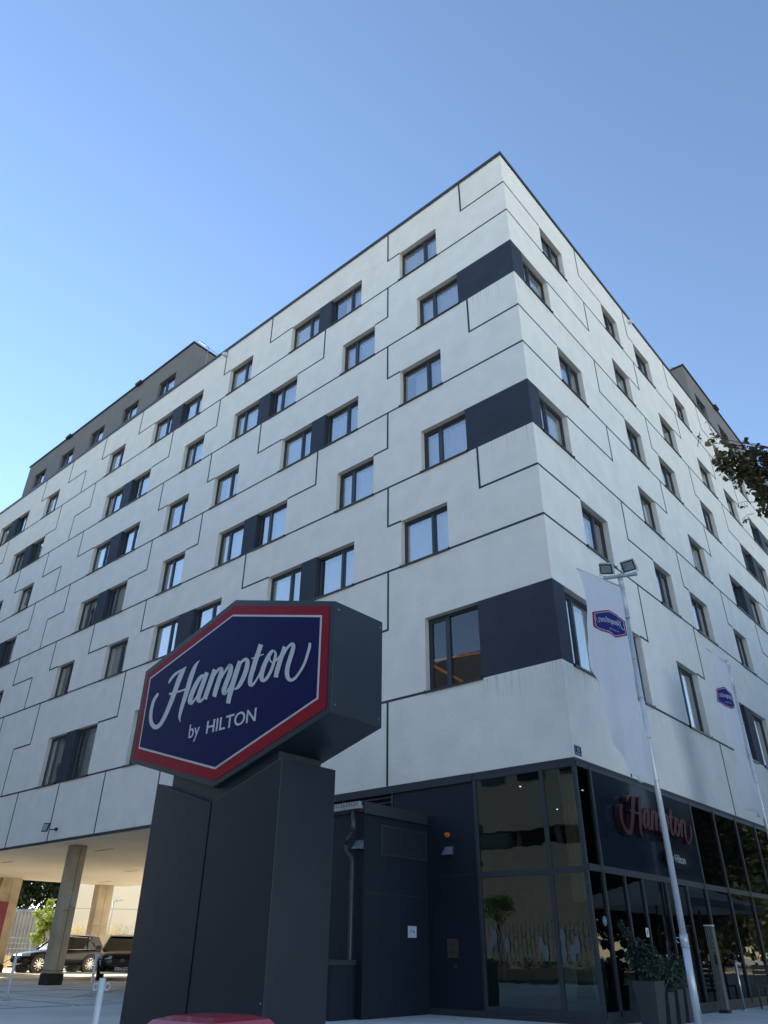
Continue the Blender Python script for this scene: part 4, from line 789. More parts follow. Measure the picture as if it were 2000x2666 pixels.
# ------------------------------------------------------------------ GROUND
gm=MB(); gm.quad([(-300,-260,0),(260,-260,0),(260,320,0),(-300,320,0)]); struct(gm.build('ground',M['ground']))
m=MB(); m.quad([(-11,-3.6,.004),(9,-3.6,.004),(9,40,.004),(-11,40,.004)]); struct(m.build('pavement',M['paving']))
m=MB(); m.quad([(-120,-24,.004),(60,-24,.004),(60,-17.5,.004),(-120,-17.5,.004)]); struct(m.build('road',M['asphalt']))
m=MB()
for x in (-18,-26,-34): m.box(x-.012,x+.012,-3,14,.004,.008)
for y,x0,x1 in ((.0,-40,-11),(-3.7,-40,-11),(-8,-40,-4),(5,-40,-15)): m.box(x0,x1,y-.014,y+.014,.009,.012)
for k in range(9):
    yy=-14+k*2.9+.3*(k%2); m.box(-40,-11.1,yy-.006,yy+.006,.0125,.0145)
for x in (-12.6,-15.3,-21,-23.8,-29,-31.5): m.box(x-.006,x+.006,-14,12,.0148,.016)
for k in range(7): y=-12+k*4.1; m.box(-11.02,-10.99,y,y+4,.005,.009)
struct(m.build('paving_joints',M['planter']))
m=MB()
for x in (-16.6,-19.2,-27,-29.6): m.box(x-.05,x+.05,1.6,6.6,.013,.016)
m.quad([(-14.1,-2.2,.013),(-14.0,-2.2,.013),(-20.5,4.9,.013),(-20.6,4.9,.013)]); struct(m.build('parking_lines',M['yellow']))
# sunlit dry verge behind the car park
m=MB(); m.quad([(-140,-60,.006),(-47.5,-60,.006),(-47.5,60,.006),(-140,60,.006)]); struct(m.build('verge',mat('dry_verge_soil',(.30,.26,.16),.95,nscale=.8,namt=.25,bump=.5,bscale=8)))
def blades(name,area,n,h,label,mt):
    m=MB()
    for i in range(n):
        x=random.uniform(area[0],area[1]); y=random.uniform(area[2],area[3]); a=random.random()*PI; hh=h*random.uniform(.5,1.25); lx=random.gauss(0,.25)*hh; ly=random.gauss(0,.25)*hh; w=.012
        dx,dy=math.cos(a)*w,math.sin(a)*w
        m.quad([(x-dx,y-dy,0),(x+dx,y+dy,0),(x+lx*.4+dx*.7,y+ly*.4+dy*.7,hh*.6),(x+lx*.4-dx*.7,y+ly*.4-dy*.7,hh*.6)])
        m.quad([(x+lx*.4-dx,y+ly*.4-dy,hh*.6),(x+lx*.4+dx,y+ly*.4+dy,hh*.6),(x+lx,y+ly,hh)])
        if h>1:
            for q in range(5): 
                f=.75+q*.05; zz=hh*f; xx=x+lx*f;yy=y+ly*f; s=.03; m.quad([(xx,yy,zz),(xx+random.uniform(-1,1)*s,yy+random.uniform(-1,1)*s,zz+.05),(xx+random.uniform(-1,1)*s,yy+.01,zz+.09)])
    o=m.build(name,mt); o['kind']='stuff'; tag(o,label,'grass')
blades('verge_grass',(-60,-47.6,2,22),9000,.75,'dry straw coloured grass on the verge behind the parked cars',M['straw'])
blades('tall_reed_grass',(-50.5,-47.7,15.8,20.5),1700,2.3,'tall dry reed grass in front of the cream building',M['straw'])
# ------------------------------------------------------------------ CARS
def wheel(parent,x,y,r,w,side):
    m=MB(); m.tube([(x,y-w/2,r),(x,y-w/2+.03,r),(x,y+w/2-.03,r),(x,y+w/2,r)],[r-.025,r,r,r-.025],28); o=m.build('wheel',M['tyre'],parent)
    m=MB(); ys=y+side*(w/2+.004); R0=r*.74
    n=28
    for i in range(n):
        a,b=2*PI*i/n,2*PI*(i+1)/n
        m.quad([(x+R0*math.cos(a),ys,r+R0*math.sin(a)),(x+R0*math.cos(b),ys,r+R0*math.sin(b)),(x+R0*.92*math.cos(b),ys+side*.008,r+R0*.92*math.sin(b)),(x+R0*.92*math.cos(a),ys+side*.008,r+R0*.92*math.sin(a))])
    for k in range(5):
        for off in (-.16,.16):
            a=2*PI*k/5+off; c,s=math.cos(a),math.sin(a); a2=2*PI*k/5+off*2.2; c2,s2=math.cos(a2),math.sin(a2); t_=.02
            m.quad([(x+.04*c-t_*s,ys+side*.01,r+.04*s+t_*c),(x+.04*c+t_*s,ys+side*.01,r+.04*s-t_*c),(x+R0*.93*c2+t_*s2,ys+side*.01,r+R0*.93*s2-t_*c2),(x+R0*.93*c2-t_*s2,ys+side*.01,r+R0*.93*s2+t_*c2)])
    m.tube([(x,ys,r),(x,ys+side*.015,r)],.06,12)
    m.build('rim',M['rim'],o)
    m=MB(); m.tube([(x,ys-side*.001,r),(x,ys+side*.001,r)],R0*.93,24); m.build('brake_disc',M['plastic'],o)
def car(name,loc,rz,label,L,Wd,Hh,body,cab,wb,wr,extras):
    t=empty(name,(*loc,0),label,'car','cars parked under the hotel',rz)
    # body: stations x, z_bottom, z_top(bonnet/belt), halfwidth
    m=MB(); ring=[]
    for x,zb,zt,hw in body:
        ring.append([(x,-hw*.86,zb),(x,-hw*.98,zb+.12),(x,-hw,zb+(zt-zb)*.5),(x,-hw*.97,zb+(zt-zb)*.82),(x,-hw*.88,zt-.015),(x,-hw*.5,zt+.02),(x,0,zt+.03),(x,hw*.5,zt+.02),(x,hw*.88,zt-.015),(x,hw*.97,zb+(zt-zb)*.82),(x,hw,zb+(zt-zb)*.5),(x,hw*.98,zb+.12),(x,hw*.86,zb)])
    n=13
    for r in ring: m.v+=r
    for i in range(len(ring)-1):
        for j in range(n): a=i*n+j;b=i*n+(j+1)%n; m.f.append((a,b,b+n,a+n)); m.m.append(0); m.sm.append(True)
    m.f.append(tuple(range(n))[::-1]); m.m.append(0); m.sm.append(False)
    e=(len(ring)-1)*n; m.f.append(tuple(e+q for q in range(n))); m.m.append(0); m.sm.append(False)
    bo=m.build('body',M['carpaint'],t); sm=bo.modifiers.new('s','SUBSURF'); sm.levels=1; sm.render_levels=2
    # cabin
    (xa,xb,xc,xd,zbelt,zroof,hb,hr)=cab   # windscreen foot, roof front, roof rear, tail foot
    m=MB(); b4=[(xa,-hb,zbelt),(xa,hb,zbelt),(xd,hb,zbelt),(xd,-hb,zbelt)]; r4=[(xb,-hr,zroof),(xb,hr,zroof),(xc,hr,zroof-.04),(xc,-hr,zroof-.04)]
    for k in range(4): m.quad([b4[k],b4[(k+1)%4],r4[(k+1)%4],r4[k]])
    m.quad(r4); m.build('window_glass',M['carglass'],t,bevel=.04)
    m=MB(); o=.012
    gx=[(xb+.1,-.015),(xb-.15,.02),((xb+xc)/2,.04),(xc+.2,.0),(xc-.1,-.05)]; gy=[-1,-.86,-.5,0,.5,.86,1]; gz=[-.035,.0,.022,.03,.022,.0,-.035]
    g_=[[(x_,y_*(hr+.02),zroof+z1_+z2_+.012) for y_,z2_ in zip(gy,gz)] for x_,z1_ in gx]
    for i in range(4):
        for j in range(6): m.quad([g_[i][j],g_[i][j+1],g_[i+1][j+1],g_[i+1][j]],0,True)
    for s in (-1,1):
        m.tube([(xa+.05,s*(hb-.02),zbelt),(xb,s*(hr),zroof+.01)],.035,6); 
        for fx,wp in ((.36,.035),(.66,.04)):
            xb_=xa+(xd-xa)*fx; m.tube([(xb_,s*(hb+.006),zbelt),(xb_-.03,s*(hr+.012),zroof+.0)],wp,4)
        m.prism([(xd+.02,s*(hb+.01),zbelt-.02),(xd+.62,s*(hb+.012),zbelt-.02),(xc+.42,s*(hr+.02),zroof),(xc-.1,s*(hr+.01),zroof-.02)],(0,-s*.03,0))
    m.build('roof_and_pillars',M['carpaint'],t,bevel=.015)
    for s in (-1,1):
        m=MB()
        m.tube([(xa-.1,s*(hb+.02),zbelt+.0),(xd+.5,s*(hb+.022),zbelt+.03)],.012,5); m.tube([(xb-.1,s*(hr+.03),zroof+.06),(xc+.3,s*(hr+.03),zroof+.04)],.018,5)
        m.tube([(xa-.1,s*(hb+.02),zbelt),(xb-.05,s*(hr+.025),zroof-.02),(xc+.55,s*(hr+.025),zroof-.07),(xd+.5,s*(hb+.022),zbelt+.14),(xd+.52,s*(hb+.022),zbelt+.03)],.013,5)
        m.build('trim',M['chrome'],t)
    for xw in (L/2-.86,L/2-.86-wb):
        for s in (-1,1):
            wheel(t,xw,s*(Wd/2-.13),wr,.25,s)
            m=MB(); m.tube([(xw+ (wr+.07)*math.cos(a),s*(Wd/2-.005),wr+(wr+.07)*math.sin(a)) for a in [PI*i/14 for i in range(15)]],.03,5); m.tube([(xw,s*(Wd/2-.3),wr),(xw,s*(Wd/2-.003),wr)],wr+.06,24); m.build('wheel_arch',M['plastic'],t)
    f=L/2
    for s in (-1,1):
        m=MB(); m.prism([(f-.28,s*(Wd/2-.06),.78),(f-.06,s*(Wd/2-.2),.76),(f-.03,s*(Wd/2-.5),.76),(f-.05,s*(Wd/2-.5),.86),(f-.3,s*(Wd/2-.06),.9)],(.03,s*.012,0)); m.build('headlight',M['lamp'],t)
        m=MB(); m.prism([(-f+.02,s*(Wd/2-.1),.95),(-f+.4,s*(Wd/2-.0),.98),(-f+.38,s*(Wd/2-.0),1.08),(-f+.04,s*(Wd/2-.1),1.08)],(-.02,s*.02,0)); m.build('tail_light',M['tail'],t)
        m=MB(); m.box(xa-.25,xa-.08,s*(Wd/2),s*(Wd/2+.2),zbelt+.02,zbelt+.17); m.build('mirror',M['carpaint'],t,bevel=.04)
    m=MB(); m.box(f-.05,f+.005,-.42,.42,.5,.74)
    for i in range(5):
        for j in range(9): pass
    m.build('grille',M['plastic'],t)
    m=MB()
    for i in range(5):
        for j in range(8):
            y=-.38+j*.1+(.05 if i%2 else 0)
            if y<.36: m.box(f+.006,f+.012,y,y+.06,.515+i*.045,.525+i*.045)
    m.build('grille_mesh',M['frame'],t)
    m=MB(); m.tube([(f+.01,.075*math.cos(2*PI*i/16),.70+.05*math.sin(2*PI*i/16)) for i in range(17)],.008,5); m.tube([(f+.012,.03*math.cos(2*PI*i/12),.705+.045*math.sin(2*PI*i/12)) for i in range(13)],.006,5); m.build('badge',M['chrome'],t)
    p=MB(); p.box(f+.006,f+.02,-.26,.26,.36,.47); po=p.build('number_plate',M['plate'],t)
    if extras: text_obj('plate_number','ZG 5196 KK',.1,M['black'],po,basis((f+.0215,0,.382),(0,1,0),(0,0,1),(1,0,0)),.0005,0,'CENTER',sx=.95)
    m=MB(); m.box(f-.12,f+.0,-.8,.8,.24,.32); m.build('front_lip',M['chrome' if extras else 'plastic'],t,bevel=.02)
    return t
bodyA=[(-2.42,.5,.95,.72),(-2.36,.36,1.1,.9),(-1.9,.3,1.12,.98),(-.8,.26,1.08,.985),(.4,.26,1.06,.985),(1.0,.27,1.05,.985),(1.6,.28,1.0,.97),(2.1,.32,.92,.93),(2.38,.38,.82,.82),(2.46,.46,.7,.66)]
car('parked_suv',(-37.75,10.0),math.radians(-90),'black estate style car seen from its side behind the near concrete column',4.92,1.98,1.75,bodyA,(.95,.1,-1.75,-2.2,1.06,1.72,.88,.68),2.97,.385,False)
bodyB=[(-2.28,.5,.95,.7),(-2.2,.36,1.08,.88),(-1.7,.3,1.1,.925),(-.8,.26,1.08,.93),(.4,.26,1.08,.93),(1.0,.27,1.06,.93),(1.5,.28,1.04,.925),(2.0,.32,.98,.9),(2.24,.38,.88,.84),(2.31,.46,.72,.72)]
car('parked_suv',(-26.1,6.65),math.radians(-31),'black car facing the street beside the pylon sign, its number plate showing',4.6,1.86,1.69,bodyB,(1.15,.1,-1.6,-2.1,1.06,1.6,.84,.6),2.69,.36,True)
# ------------------------------------------------------------------ FOLIAGE
def leaf_quads(m,c,n,rad,ls,flat=1.0,mi=0):
    for i in range(n):
        v=Vector((random.gauss(0,1),random.gauss(0,1),random.gauss(0,1)*flat)); v=v.normalized()*rad*random.random()**.45
        p=c+v; a=Vector((random.gauss(0,1),random.gauss(0,1),random.gauss(0,.7))).normalized(); b=a.cross(Vector((random.gauss(0,1),random.gauss(0,1),random.gauss(0,1)))).normalized(); s=ls*random.uniform(.6,1.25)
        t=a*s; w=b*s*.42; mid=p+t*.45
        nn=a.cross(b)*s*.1
        m.quad([p,mid+w+nn,p+t,mid-w+nn],mi)
def heart_leaf(m,p,ls,mi=0):
    a=Vector((random.gauss(0,.8),random.gauss(0,.8),-abs(random.gauss(.5,.5)))).normalized(); b=a.cross(Vector((random.gauss(0,1),random.gauss(0,1),random.gauss(0,1)))).normalized(); n_=a.cross(b)
    s=ls*random.uniform(.65,1.2)
    pts=[(0,0),(-.12,.22),(.05,.46),(.4,.46),(.75,.24),(1,0),(.75,-.24),(.4,-.46),(.05,-.46),(-.12,-.22)]
    m.quad([p+a*s*x+b*s*y+n_*s*.12*abs(y)*2 for x,y in pts],mi)
def tree(name,loc,h,rad,crown_z,nclump,nleaf,ls,mt,label,group,trunk=.18,flat=.8,seed=1):
    random.seed(seed); t=empty(name,(*loc,0),label,'tree',group)
    m=MB(); m.tube([(0,0,0),(.05,.03,h*.3),(0,0,crown_z)],[trunk,trunk*.8,trunk*.55],10)
    cl=[]
    for i in range(nclump):
        v=Vector((random.gauss(0,1),random.gauss(0,1),random.gauss(0,1))).normalized()*random.random()**.4
        c=Vector((v.x*rad,v.y*rad,crown_z+(h-crown_z)*.5*(1+0)*.0+ (h-crown_z)*.5+v.z*(h-crown_z)*.55)); cl.append(c)
        if i%2==0: m.tube([(0,0,crown_z*.85),tuple(c*.5+Vector((0,0,crown_z*.5))),tuple(c)],[trunk*.35,trunk*.2,.01],5)
    m.build('trunk',M['bark'],t)
    m=MB()
    for c in cl: leaf_quads(m,c,nleaf,rad*random.uniform(.22,.38),ls,flat)
    m.build('crown',mt,t); return t
G1='dark trees beyond the corrugated shed'
tree('broadleaf_tree',(-71,20.5),8.2,3.4,1.6,46,210,.32,M['leafdark'],'dark green tree behind the shed, left of the two','',seed=3)['group']=G1
tree('broadleaf_tree',(-69,25.6),8.6,3.8,1.6,50,210,.32,M['leafdark'],'dark green tree behind the shed, right of the two','',seed=4)['group']=G1
tree('broadleaf_tree',(-78,15.5),8.5,4.0,1.6,46,200,.34,M['leafdark'],'dark tree at the far left behind the leftmost column','',seed=5)['group']=G1
tree('small_yellow_tree',(-46.2,13.3),3.8,1.0,1.3,26,170,.13,M['leafbright'],'small sunlit yellow green tree behind the near concrete column',None,trunk=.05,seed=6)
tree('dark_bush',(-49.5,10.6),2.3,1.1,.3,16,150,.14,M['leafdark'],'low dark bush behind the wire fence',None,trunk=.04,seed=8)
# shed
t=empty('corrugated_shed',(-60,18,0),'grey corrugated metal shed behind the fence','shed')
m=MB(); P=[]; n=90
a=Vector((-63.5,10.5,0)); b=Vector((-60.2,22.5,0)); d=(b-a); L_=d.length; d.normalize(); nn=Vector((d.y,-d.x,0))
for i in range(n*2+1):
    s=L_*i/(n*2); o=(.0 if (i//2)%2 else .07); P.append(a+d*s+nn*o-Vector((-60,18,0)))
for i in range(len(P)-1): m.quad([P[i],P[i+1],P[i+1]+Vector((0,0,3.75)),P[i]+Vector((0,0,3.75))])
m.build('wall',M['shed'],t)
m=MB(); a_=a-Vector((-60,18,0)); b_=b-Vector((-60,18,0)); m.prism([a_+nn*.12+Vector((0,0,3.76)),b_+nn*.12+Vector((0,0,3.76)),b_-nn*5+Vector((0,0,4.1)),a_-nn*5+Vector((0,0,4.1))],(0,0,.06)); m.build('roof',M['shed'],t)
# cream building
t=empty('cream_building',(-52,30,0),'plain cream rendered building with a thin horizontal joint beyond the parked cars','building')
a=Vector((-58.1,21.2,0)); b=Vector((-44.5,40.0,0)); d=(b-a).normalized(); nn=Vector((d.y,-d.x,0)); o=Vector((-52,30,0))
m=MB(); m.prism([a-o,b-o,b-nn*12-o,a-nn*12-o],(0,0,14)); m.build('wall',M['farwhite'],t)
m=MB(); m.prism([a-o+nn*.002+Vector((0,0,4.02)),b-o+nn*.002+Vector((0,0,4.02)),b-o+nn*.012+Vector((0,0,4.02)),a-o+nn*.012+Vector((0,0,4.02))],(0,0,.04)); m.build('joint',M['galv'],t)
# lamp post, fence
t=empty('street_lamp',(-46.3,17.9,0),'slim grey street lamp before the cream building','street lamp'); m=MB(); m.tube([(0,0,0),(0,0,4.05)],[.06,.04],8); m.tube([(0,0,4.02),(.14,.2,4.1)],.03,6); m.build('post',M['galv'],t); m=MB(); m.prism([(.1,.12,4.07),(.26,.02+.12,4.07),(.46,.42,4.12),(.3,.5,4.12)],(0,0,.07)); m.build('lamp_head',M['galv'],t)
t=empty('wire_fence',(-46.6,10,0),'low wire fence with steel posts along the dry verge','fence')
for i in range(9):
    m=MB(); m.tube([(.05*i,-8+i*2.1,0),(.05*i,-8+i*2.1,1.75)],.03,6); m.build('post',M['galv'],t)
m=MB()
for z_ in (.3,.7,1.1,1.4,1.7): m.tube([(0,-8,z_),(.4,8.8,z_)],.014,4)
m.build('wire',M['galv'],t)
# red board on the left column
t=empty('red_board',(-38.79,5.6,1.47),'dark red board fixed on the leftmost concrete column','board'); m=MB(); m.box(-.0,.05,-.6,1.31,0,1.86); m.build('panel',mat('crimson_board',(.17,.003,.025),.5,nscale=4,namt=.05),t); 
column(-39.7,-38.82,4.7,6.2)
# ------------------------------------------------------------------ STREET TREE top right
random.seed(11)
t=empty('linden_tree',(9.6,-2.2,0),'leafy linden tree whose branches reach in over the right edge','tree')
o=Vector((9.6,-2.2,0))
m=MB(); m.tube([(0,0,0),(.1,0,2.5),(0,.1,4.6)],[.2,.16,.13],12)
tips=[(5.35,-4.15,7.45),(5.3,-3.9,7.2),(5.55,-3.9,6.6),(5.9,-3.9,7.6),(6.3,-3.6,6.2)]
def br(p0,p1,r0,r1,mid=.25):
    p0=Vector(p0);p1=Vector(p1); q=p0.lerp(p1,.5)+Vector((random.uniform(-1,1)*mid,random.uniform(-1,1)*mid,mid)); m.tube([tuple(p0),tuple(q),tuple(p1)],[r0,(r0+r1)/2,r1],7)
hub=Vector((6.3,-3.5,7.25))-o
br((0,.1,4.5),hub,.1,.03,.3)
CAM=Vector((7.1855,-14.2037,1.08))
def inframe(p): return p
CL=[]  # clumps seen in the photo: world points
for x_,y_,z_,r in ((5.04,-4.30,7.69,0.08),(5.12,-4.29,7.75,0.06),(5.18,-4.20,7.70,0.08),(5.24,-4.09,7.62,0.08),(5.08,-4.17,7.55,0.08),(5.14,-4.06,7.47,0.17),(5.23,-3.95,7.45,0.17),(5.33,-3.84,7.43,0.17),(5.49,-3.81,7.55,0.14),(5.56,-3.71,7.50,0.16),(5.13,-3.96,7.34,0.16),(5.22,-3.84,7.30,0.17),(5.32,-3.74,7.28,0.17),(5.45,-3.67,7.33,0.17),(5.51,-3.56,7.26,0.16),(5.05,-4.05,7.38,0.10),(5.42,-3.90,7.60,0.06),(5.44,-3.97,7.70,0.05),(5.40,-3.51,7.08,0.14),(5.39,-3.42,6.96,0.15),(5.32,-3.52,7.01,0.09),(5.31,-3.37,6.81,0.12),(5.35,-3.63,7.18,0.13),(5.75,-3.6,7.4,.25),(5.8,-3.5,7.1,.25),(5.7,-3.4,6.9,.22),(5.6,-3.3,6.6,.15)):
    CL.append((Vector((x_,y_,z_))-o,r,int(r*r*2300) if r>.09 else 7))
for c,r,n_ in CL:
    br(hub+Vector((random.uniform(-.1,.1),0,random.uniform(-.2,.1))),c,.014,.003,.05)
tw=MB()
for i in range(34):
    c,r,n_=random.choice(CL); a=c+Vector((random.gauss(0,.1),random.gauss(0,.1),random.gauss(0,.1))); b=a+Vector((random.uniform(-.28,.05),random.uniform(-.2,.2),random.uniform(-.12,.3)))
    if b.x< 4.98-9.6: b.x=4.98-9.6
    m.tube([tuple(a),tuple(a.lerp(b,.5)+Vector((0,0,.03))),tuple(b)],[.006,.004,.002],4)
    for q in range(7):
        p=a.lerp(b,random.uniform(.4,1)); 
        tw.tube([tuple(p),tuple(p+Vector((random.gauss(0,.02),random.gauss(0,.02),-.05)))],.0018,3,cap=False)
        leaf_quads(tw,p+Vector((0,0,-.05)),1,.02,.05)
BIG=[]
for i in range(70):
    v=Vector((random.gauss(0,1),random.gauss(0,1),random.gauss(0,.8))).normalized()*random.random()**.35
    c=Vector((v.x*3.6+.3,v.y*3.6+.2,7.6+v.z*2.6))
    w=c+o; rel=w-CAM; az=math.degrees(math.atan2(rel.x,rel.y))
    # keep the crown to the right of the branches the photo shows
    if az<-3: continue
    BIG.append(c); br((0,.1,4.6),c,.05,.006,.2)
m.build('trunk',M['bark'],t)
m=MB()
for c,r,n_ in CL:
    for i in range(int(n_*1.0)):
        v=Vector((random.gauss(0,1),random.gauss(0,1),random.gauss(0,1))).normalized()*r*random.random()**.5; heart_leaf(m,c+v,.07)
for c in BIG:
    for i in range(60): 
        v=Vector((random.gauss(0,1),random.gauss(0,1),random.gauss(0,1))).normalized()*.75*random.random()**.5; heart_leaf(m,c+v,.12)
m.build('crown',M['leaf'],t); sc_o=tw.build('seed_clusters',M['leafdry'],t); sc_o['kind']='stuff'
# street trees across the road (they darken what the right glazing mirrors)
for k in range(11):
    y=10+8.2*k
    tree('street_tree',(14.5+(k%3)*.7,y),13.5,5.2,1.6,48,130,.5,M['leafdark'],'tall dark tree across the street, seen only mirrored in the entrance glass','street trees opposite the hotel front',seed=20+k)
for k in range(7):
    tree('street_tree',(26+(k%2)*2,16+14*k),17,8,1.5,40,150,.9,M['leafdark'],'tall dark tree across the street, seen only mirrored in the entrance glass','street trees opposite the hotel front',seed=50+k)
# ------------------------------------------------------------------ PLANTERS
def planter(loc,wt,wb,h,label,plants,seed,rz=0):
    random.seed(seed)
    t=empty('tall_planter',(*loc,0),label,'planter','tall grey planters by the entrance',rz)
    m=MB(); a,b=wb/2,wt/2; bot=[(-a,-a,0),(a,-a,0),(a,a,0),(-a,a,0)]; top=[(-b,-b,h),(b,-b,h),(b,b,h),(-b,b,h)]; i=b-.03; ti=[(-i,-i,h),(i,-i,h),(i,i,h),(-i,i,h)]; tl=[(-i,-i,h-.06),(i,-i,h-.06),(i,i,h-.06),(-i,i,h-.06)]
    loft(m,bot,top); loft(m,top,ti); loft(m,ti,tl); m.quad(bot[::-1]); m.build('pot',M['planter'],t)
    m=MB(); m.quad([(-i,-i,h-.05),(i,-i,h-.05),(i,i,h-.05),(-i,i,h-.05)]); m.build('soil',M['soil'],t)
    s=MB(); f=MB()
    for (dx,dy,dz,r,n_) in plants:
        s.tube([(0,0,h-.05),(dx*.5,dy*.5,h+dz*.4),(dx,dy,h+dz)],[.014,.01,.003],5); leaf_quads(f,Vector((dx,dy,h+dz)),n_,r,.055)
        for q in range(3): leaf_quads(f,Vector((dx,dy,h+dz))*(.4+.2*q)+Vector((0,0,h*(.6-.2*q))),n_//6,r*.7,.055)
    s.build('stems',M['bark'],t); f.build('foliage',M['shrub'],t)
    return t
planter((.62,.55),.42,.3,.68,'widest grey planter with the tallest bush, nearest the glass corner',[(-.3,-.12,.86,.07,60),(-.24,-.1,.74,.1,110),(-.1,0,.5,.17,260),(.05,.05,.4,.18,260),(.15,.1,.25,.18,260),(-.1,.1,.22,.2,240),(.1,-.1,.15,.2,240),(-.2,-.05,.35,.14,160)],31)
planter((.62,1.12),.3,.24,.5,'second grey planter from the glass corner, with drooping grass leaves',[(0,0,.35,.17,240),(.1,.1,.22,.18,220),(-.1,0,.2,.17,200),(0,.1,.12,.2,200)],32)
planter((.62,1.58),.28,.22,.53,'third grey planter from the glass corner',[(0,0,.35,.16,220),(.1,.05,.2,.17,200),(-.05,.1,.25,.15,180)],33)
planter((.62,1.98),.28,.22,.55,'grey planter beside the near flagpole, last of the row',[(0,0,.4,.15,220),(.05,.1,.25,.16,200),(-.05,-.1,.15,.16,180)],34)
m=MB(); random.seed(5)
for i in range(90):
    x,y=.62+random.uniform(-.12,.12),1.05+random.uniform(-.1,.9); a=random.random()*2*PI; L2=random.uniform(.18,.32); dx,dy=math.cos(a)*L2,math.sin(a)*L2; w=.006
    m.quad([(x-w,y-w,.5),(x+w,y+w,.5),(x+dx*.5+w,y+dy*.5+w,.72),(x+dx*.5-w,y+dy*.5-w,.72)]); m.quad([(x+dx*.5-w,y+dy*.5-w,.72),(x+dx*.5+w,y+dy*.5+w,.72),(x+dx*1.2,y+dy*1.2,.55)])
o_=m.build('grass_tuft',M['shrub']); tag(o_,'thin arching grass leaves growing out of the grey planters','plant'); o_['kind']='stuff'
# ------------------------------------------------------------------ ENTRANCE FURNITURE
t=empty('charging_post',(.24,5.12,0),'tall square grey post with small buttons by the entrance','post')
m=MB(); m.box(-.085,.085,-.085,.085,.06,1.64); m.build('casing',mat('grey_powder_coat',(.12,.118,.115),.45,nscale=6),t,bevel=.008)
m=MB(); m.box(-.1,.1,-.1,.1,0,.06); m.build('base',M['plastic'],t)
m=MB(); m.box(-.09,.09,-.09,.09,1.641,1.665); m.build('cap',M['white_paint'],t)
m=MB()
for z_ in (1.35,1.25,1.16): m.tube([(.05,-.086,z_),(.05,-.1,z_)],.014,8)
m.build('button',M['steel'],t)
m=MB(); m.box(.02,.075,-.1,-.0865,.9,1.08); m.build('reader',M['plastic'],t); m=MB(); m.box(-.03,-.02,-.09,-.0865,.08,1.62); m.box(.01,.015,-.09,-.0865,.08,1.62); m.build('groove',M['steel'],t)
t=empty('steel_bollard',(.22,6.42,0),'thin steel post with a black knob right of the grey charging post','bollard')
m=MB(); m.tube([(0,0,.02),(0,0,.98)],.03,14); m.build('post',M['steel'],t); m=MB(); m.tube([(0,0,0),(0,0,.02)],.09,14); m.build('foot',M['steel'],t)
m=MB(); m.tube([(0,0,.98),(0,0,1.0),(0,0,1.05),(0,0,1.09),(0,0,1.11)],[.03,.045,.05,.04,.01],14); m.build('knob',M['plastic'],t)
m=MB(); m.tube([(.035*math.cos(2*PI*i/12),.0,.955+.035*math.sin(2*PI*i/12)) for i in range(13)],.008,5); m.build('ring',M['steel'],t)
t=empty('garden_chair',(.62,7.75,0),'dark slatted timber chair at the right edge by the glass','chair')
for x_ in (-.28,.28):
    m=MB(); m.tube([(x_,-.5,0),(x_,-.5,.42),(x_,-.55,.86)],[.022,.022,.018],6); m.build('leg',M['wood'],t); m=MB(); m.tube([(x_,.05,0),(x_,.05,.42)],.022,6); m.build('leg',M['wood'],t)
m=MB()
for i in range(7): m.box(-.28,.28,-.5+i*.085,-.43+i*.085,.42,.445)
m.build('seat',M['wood'],t)
m=MB()
for i in range(4): m.box(-.3,.3,-.565-.006*i,-.54-.006*i,.5+i*.1,.565+i*.1)
m.box(-.3,.3,-.59,-.55,.86,.88); m.build('backrest',M['wood'],t)
for k,(x,y) in enumerate(((3.6,11.5),(3.7,15.4))):
    t=empty('terrace_parasol',(x,y,0),['pale terrace parasol nearer the hotel entrance','pale terrace parasol farther from the hotel entrance'][k],'parasol','terrace parasols')
    m=MB(); m.tube([(0,0,0),(0,0,3.3)],.03,10); m.build('pole',M['wood'],t); m=MB(); m.box(-.35,.35,-.35,.35,0,.08); m.build('base',M['planter'],t)
    m=MB(); c=[(-1.7,-1.7,2.55),(1.7,-1.7,2.55),(1.7,1.7,2.55),(-1.7,1.7,2.55)]
    for i in range(4): a_,b_=c[i],c[(i+1)%4]; m.quad([a_,b_,(0,0,3.25)]); m.quad([a_,b_,(b_[0],b_[1],2.35),(a_[0],a_[1],2.35)])
    m.build('canopy',M['parasol'],t)
# ------------------------------------------------------------------ ACROSS THE STREET (mirrored in the corner glass)
t=empty('opposite_building',(-20,-30,0),'long beige concrete building with a strip of windows across the street','building')
m=MB(); m.box(-45,34,-12,0,0,6.9); m.box(-45,34,-12,0,7.9,20.8); m.box(-45,34,-12,-.3,6.9,7.9); m.build('wall',M['beige'],t)
m=MB()
for i in range(26): m.box(-44.8+i*3,-42.1+i*3,-.28,-.22,6.95,7.85)
for z_ in (10.9,13.9,16.9):
    for i in range(26): m.box(-44.4+i*3,-42.6+i*3,.001,.03,z_,z_+1.6)
m.build('window',M['carglass'],t)
t=empty('clipped_hedge',(-16,-21.6,0),'low dark clipped hedge across the street','hedge'); m=MB(); m.box(-12,16,-.5,.5,0,.45); m.build('kerb_planter',M['concrete'],t); m=MB()
for i in range(200): leaf_quads(m,Vector((random.uniform(-12,16),random.uniform(-.4,.4),.6)),22,.32,.09)
m.build('foliage',M['leafdark'],t)
t=empty('added_shade_block',(-56,-8,0),'tall plain block added out of view west of the hotel forecourt to keep it in shade','building')  # unseen block, added and sized to shade the forecourt from the low sun
m=MB(); m.box(-10,10,-9,11,0,28); m.build('wall',M['beige'],t)
m=MB()
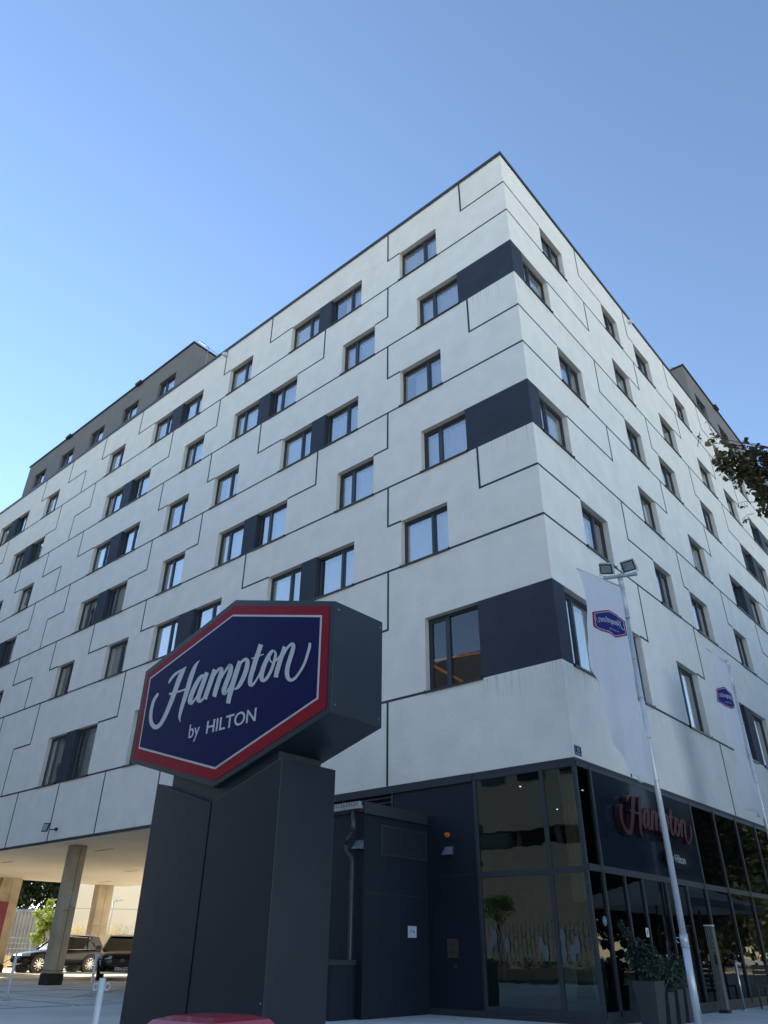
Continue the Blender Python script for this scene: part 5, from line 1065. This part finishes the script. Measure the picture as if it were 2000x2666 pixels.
for z_ in (2,5,8,11,14,17,20,23):
    for i in range(6): m.box(10.001,10.05,-8+i*3.2,-6.2+i*3.2,z_,z_+1.5)
m.build('window',M['carglass'],t)
def lolli(x,y,lab,seed):
    random.seed(seed); t=empty('lollipop_tree',(x,y,0),lab,'tree','small round staked trees across the street')
    m=MB(); m.tube([(0,0,0),(0,0,2.9)],.035,7); m.build('trunk',M['bark'],t)
    m=MB()
    for a in range(4): 
        c,s=math.cos(a*PI/2+.5)*.4,math.sin(a*PI/2+.5)*.4; m.tube([(c*1.1,s*1.1,0),(c,s,1.65)],.03,6)
    m.tube([(-.4,-.2,1.6),(.4,.2,1.6)],.025,5); m.tube([(-.2,.4,1.6),(.2,-.4,1.6)],.025,5); m.build('stake',mat('pale_timber_stake',(.5,.42,.3),.7,nscale=9),t)
    m=MB()
    for q in range(14): leaf_quads(m,Vector((random.uniform(-.5,.5),random.uniform(-.5,.5),2.85+random.uniform(-.5,.5))),90,.36,.11)
    m.build('crown',M['leafbright'],t)
lolli(-15.3,-20.2,'small round staked tree across the street, mirrored in the corner glass',41); lolli(-24.5,-20.2,'second small round staked tree, farther left across the street',42)
# ------------------------------------------------------------------ SKY, SUN, CAMERA
SUNAZ=math.radians(-84); SUNEL=math.radians(25)   # azimuth from +Y towards +X
w=D.worlds.new("World"); SC.world=w; w.use_nodes=True; nt=w.node_tree
sky=nt.nodes.new('ShaderNodeTexSky'); sky.sky_type='NISHITA'; sky.sun_disc=False; sky.sun_elevation=SUNEL; sky.sun_rotation=SUNAZ
sky.air_density=1.0; sky.dust_density=.0; sky.ozone_density=1.8; sky.altitude=100
nt.links.new(sky.outputs[0],nt.nodes['Background'].inputs[0]); nt.nodes['Background'].inputs[1].default_value=.12
s=D.lights.new('sun','SUN'); s.energy=5.0; s.angle=math.radians(.5); s.color=(1,.87,.68); so=D.objects.new('sun',s); COL.objects.link(so)
sd=Vector((math.sin(SUNAZ)*math.cos(SUNEL),math.cos(SUNAZ)*math.cos(SUNEL),math.sin(SUNEL)))
so.rotation_euler=(-sd).to_track_quat('-Z','Y').to_euler()
cam=D.cameras.new('camera'); co=D.objects.new('camera',cam); COL.objects.link(co); SC.camera=co
p,r,y=.54195327,.00852395,-.71836591
f=Vector((math.sin(y)*math.cos(p),math.cos(y)*math.cos(p),math.sin(p))); r0=Vector((math.cos(y),-math.sin(y),0)); u0=r0.cross(f)
rt=math.cos(r)*r0+math.sin(r)*u0; up=-math.sin(r)*r0+math.cos(r)*u0
co.matrix_world=basis(CAM,rt,up,-f)
cam.sensor_fit='HORIZONTAL'; cam.sensor_width=36; cam.lens=1903.666/2000*36; cam.clip_start=.1; cam.clip_end=2000
SC.view_settings.view_transform='Standard'; SC.view_settings.look='None'; SC.view_settings.gamma=1; SC.view_settings.exposure=1.3
SC.cycles.max_bounces=8; SC.cycles.transparent_max_bounces=12; SC.cycles.use_denoising=True
SC.render.resolution_x=768; SC.render.resolution_y=1024
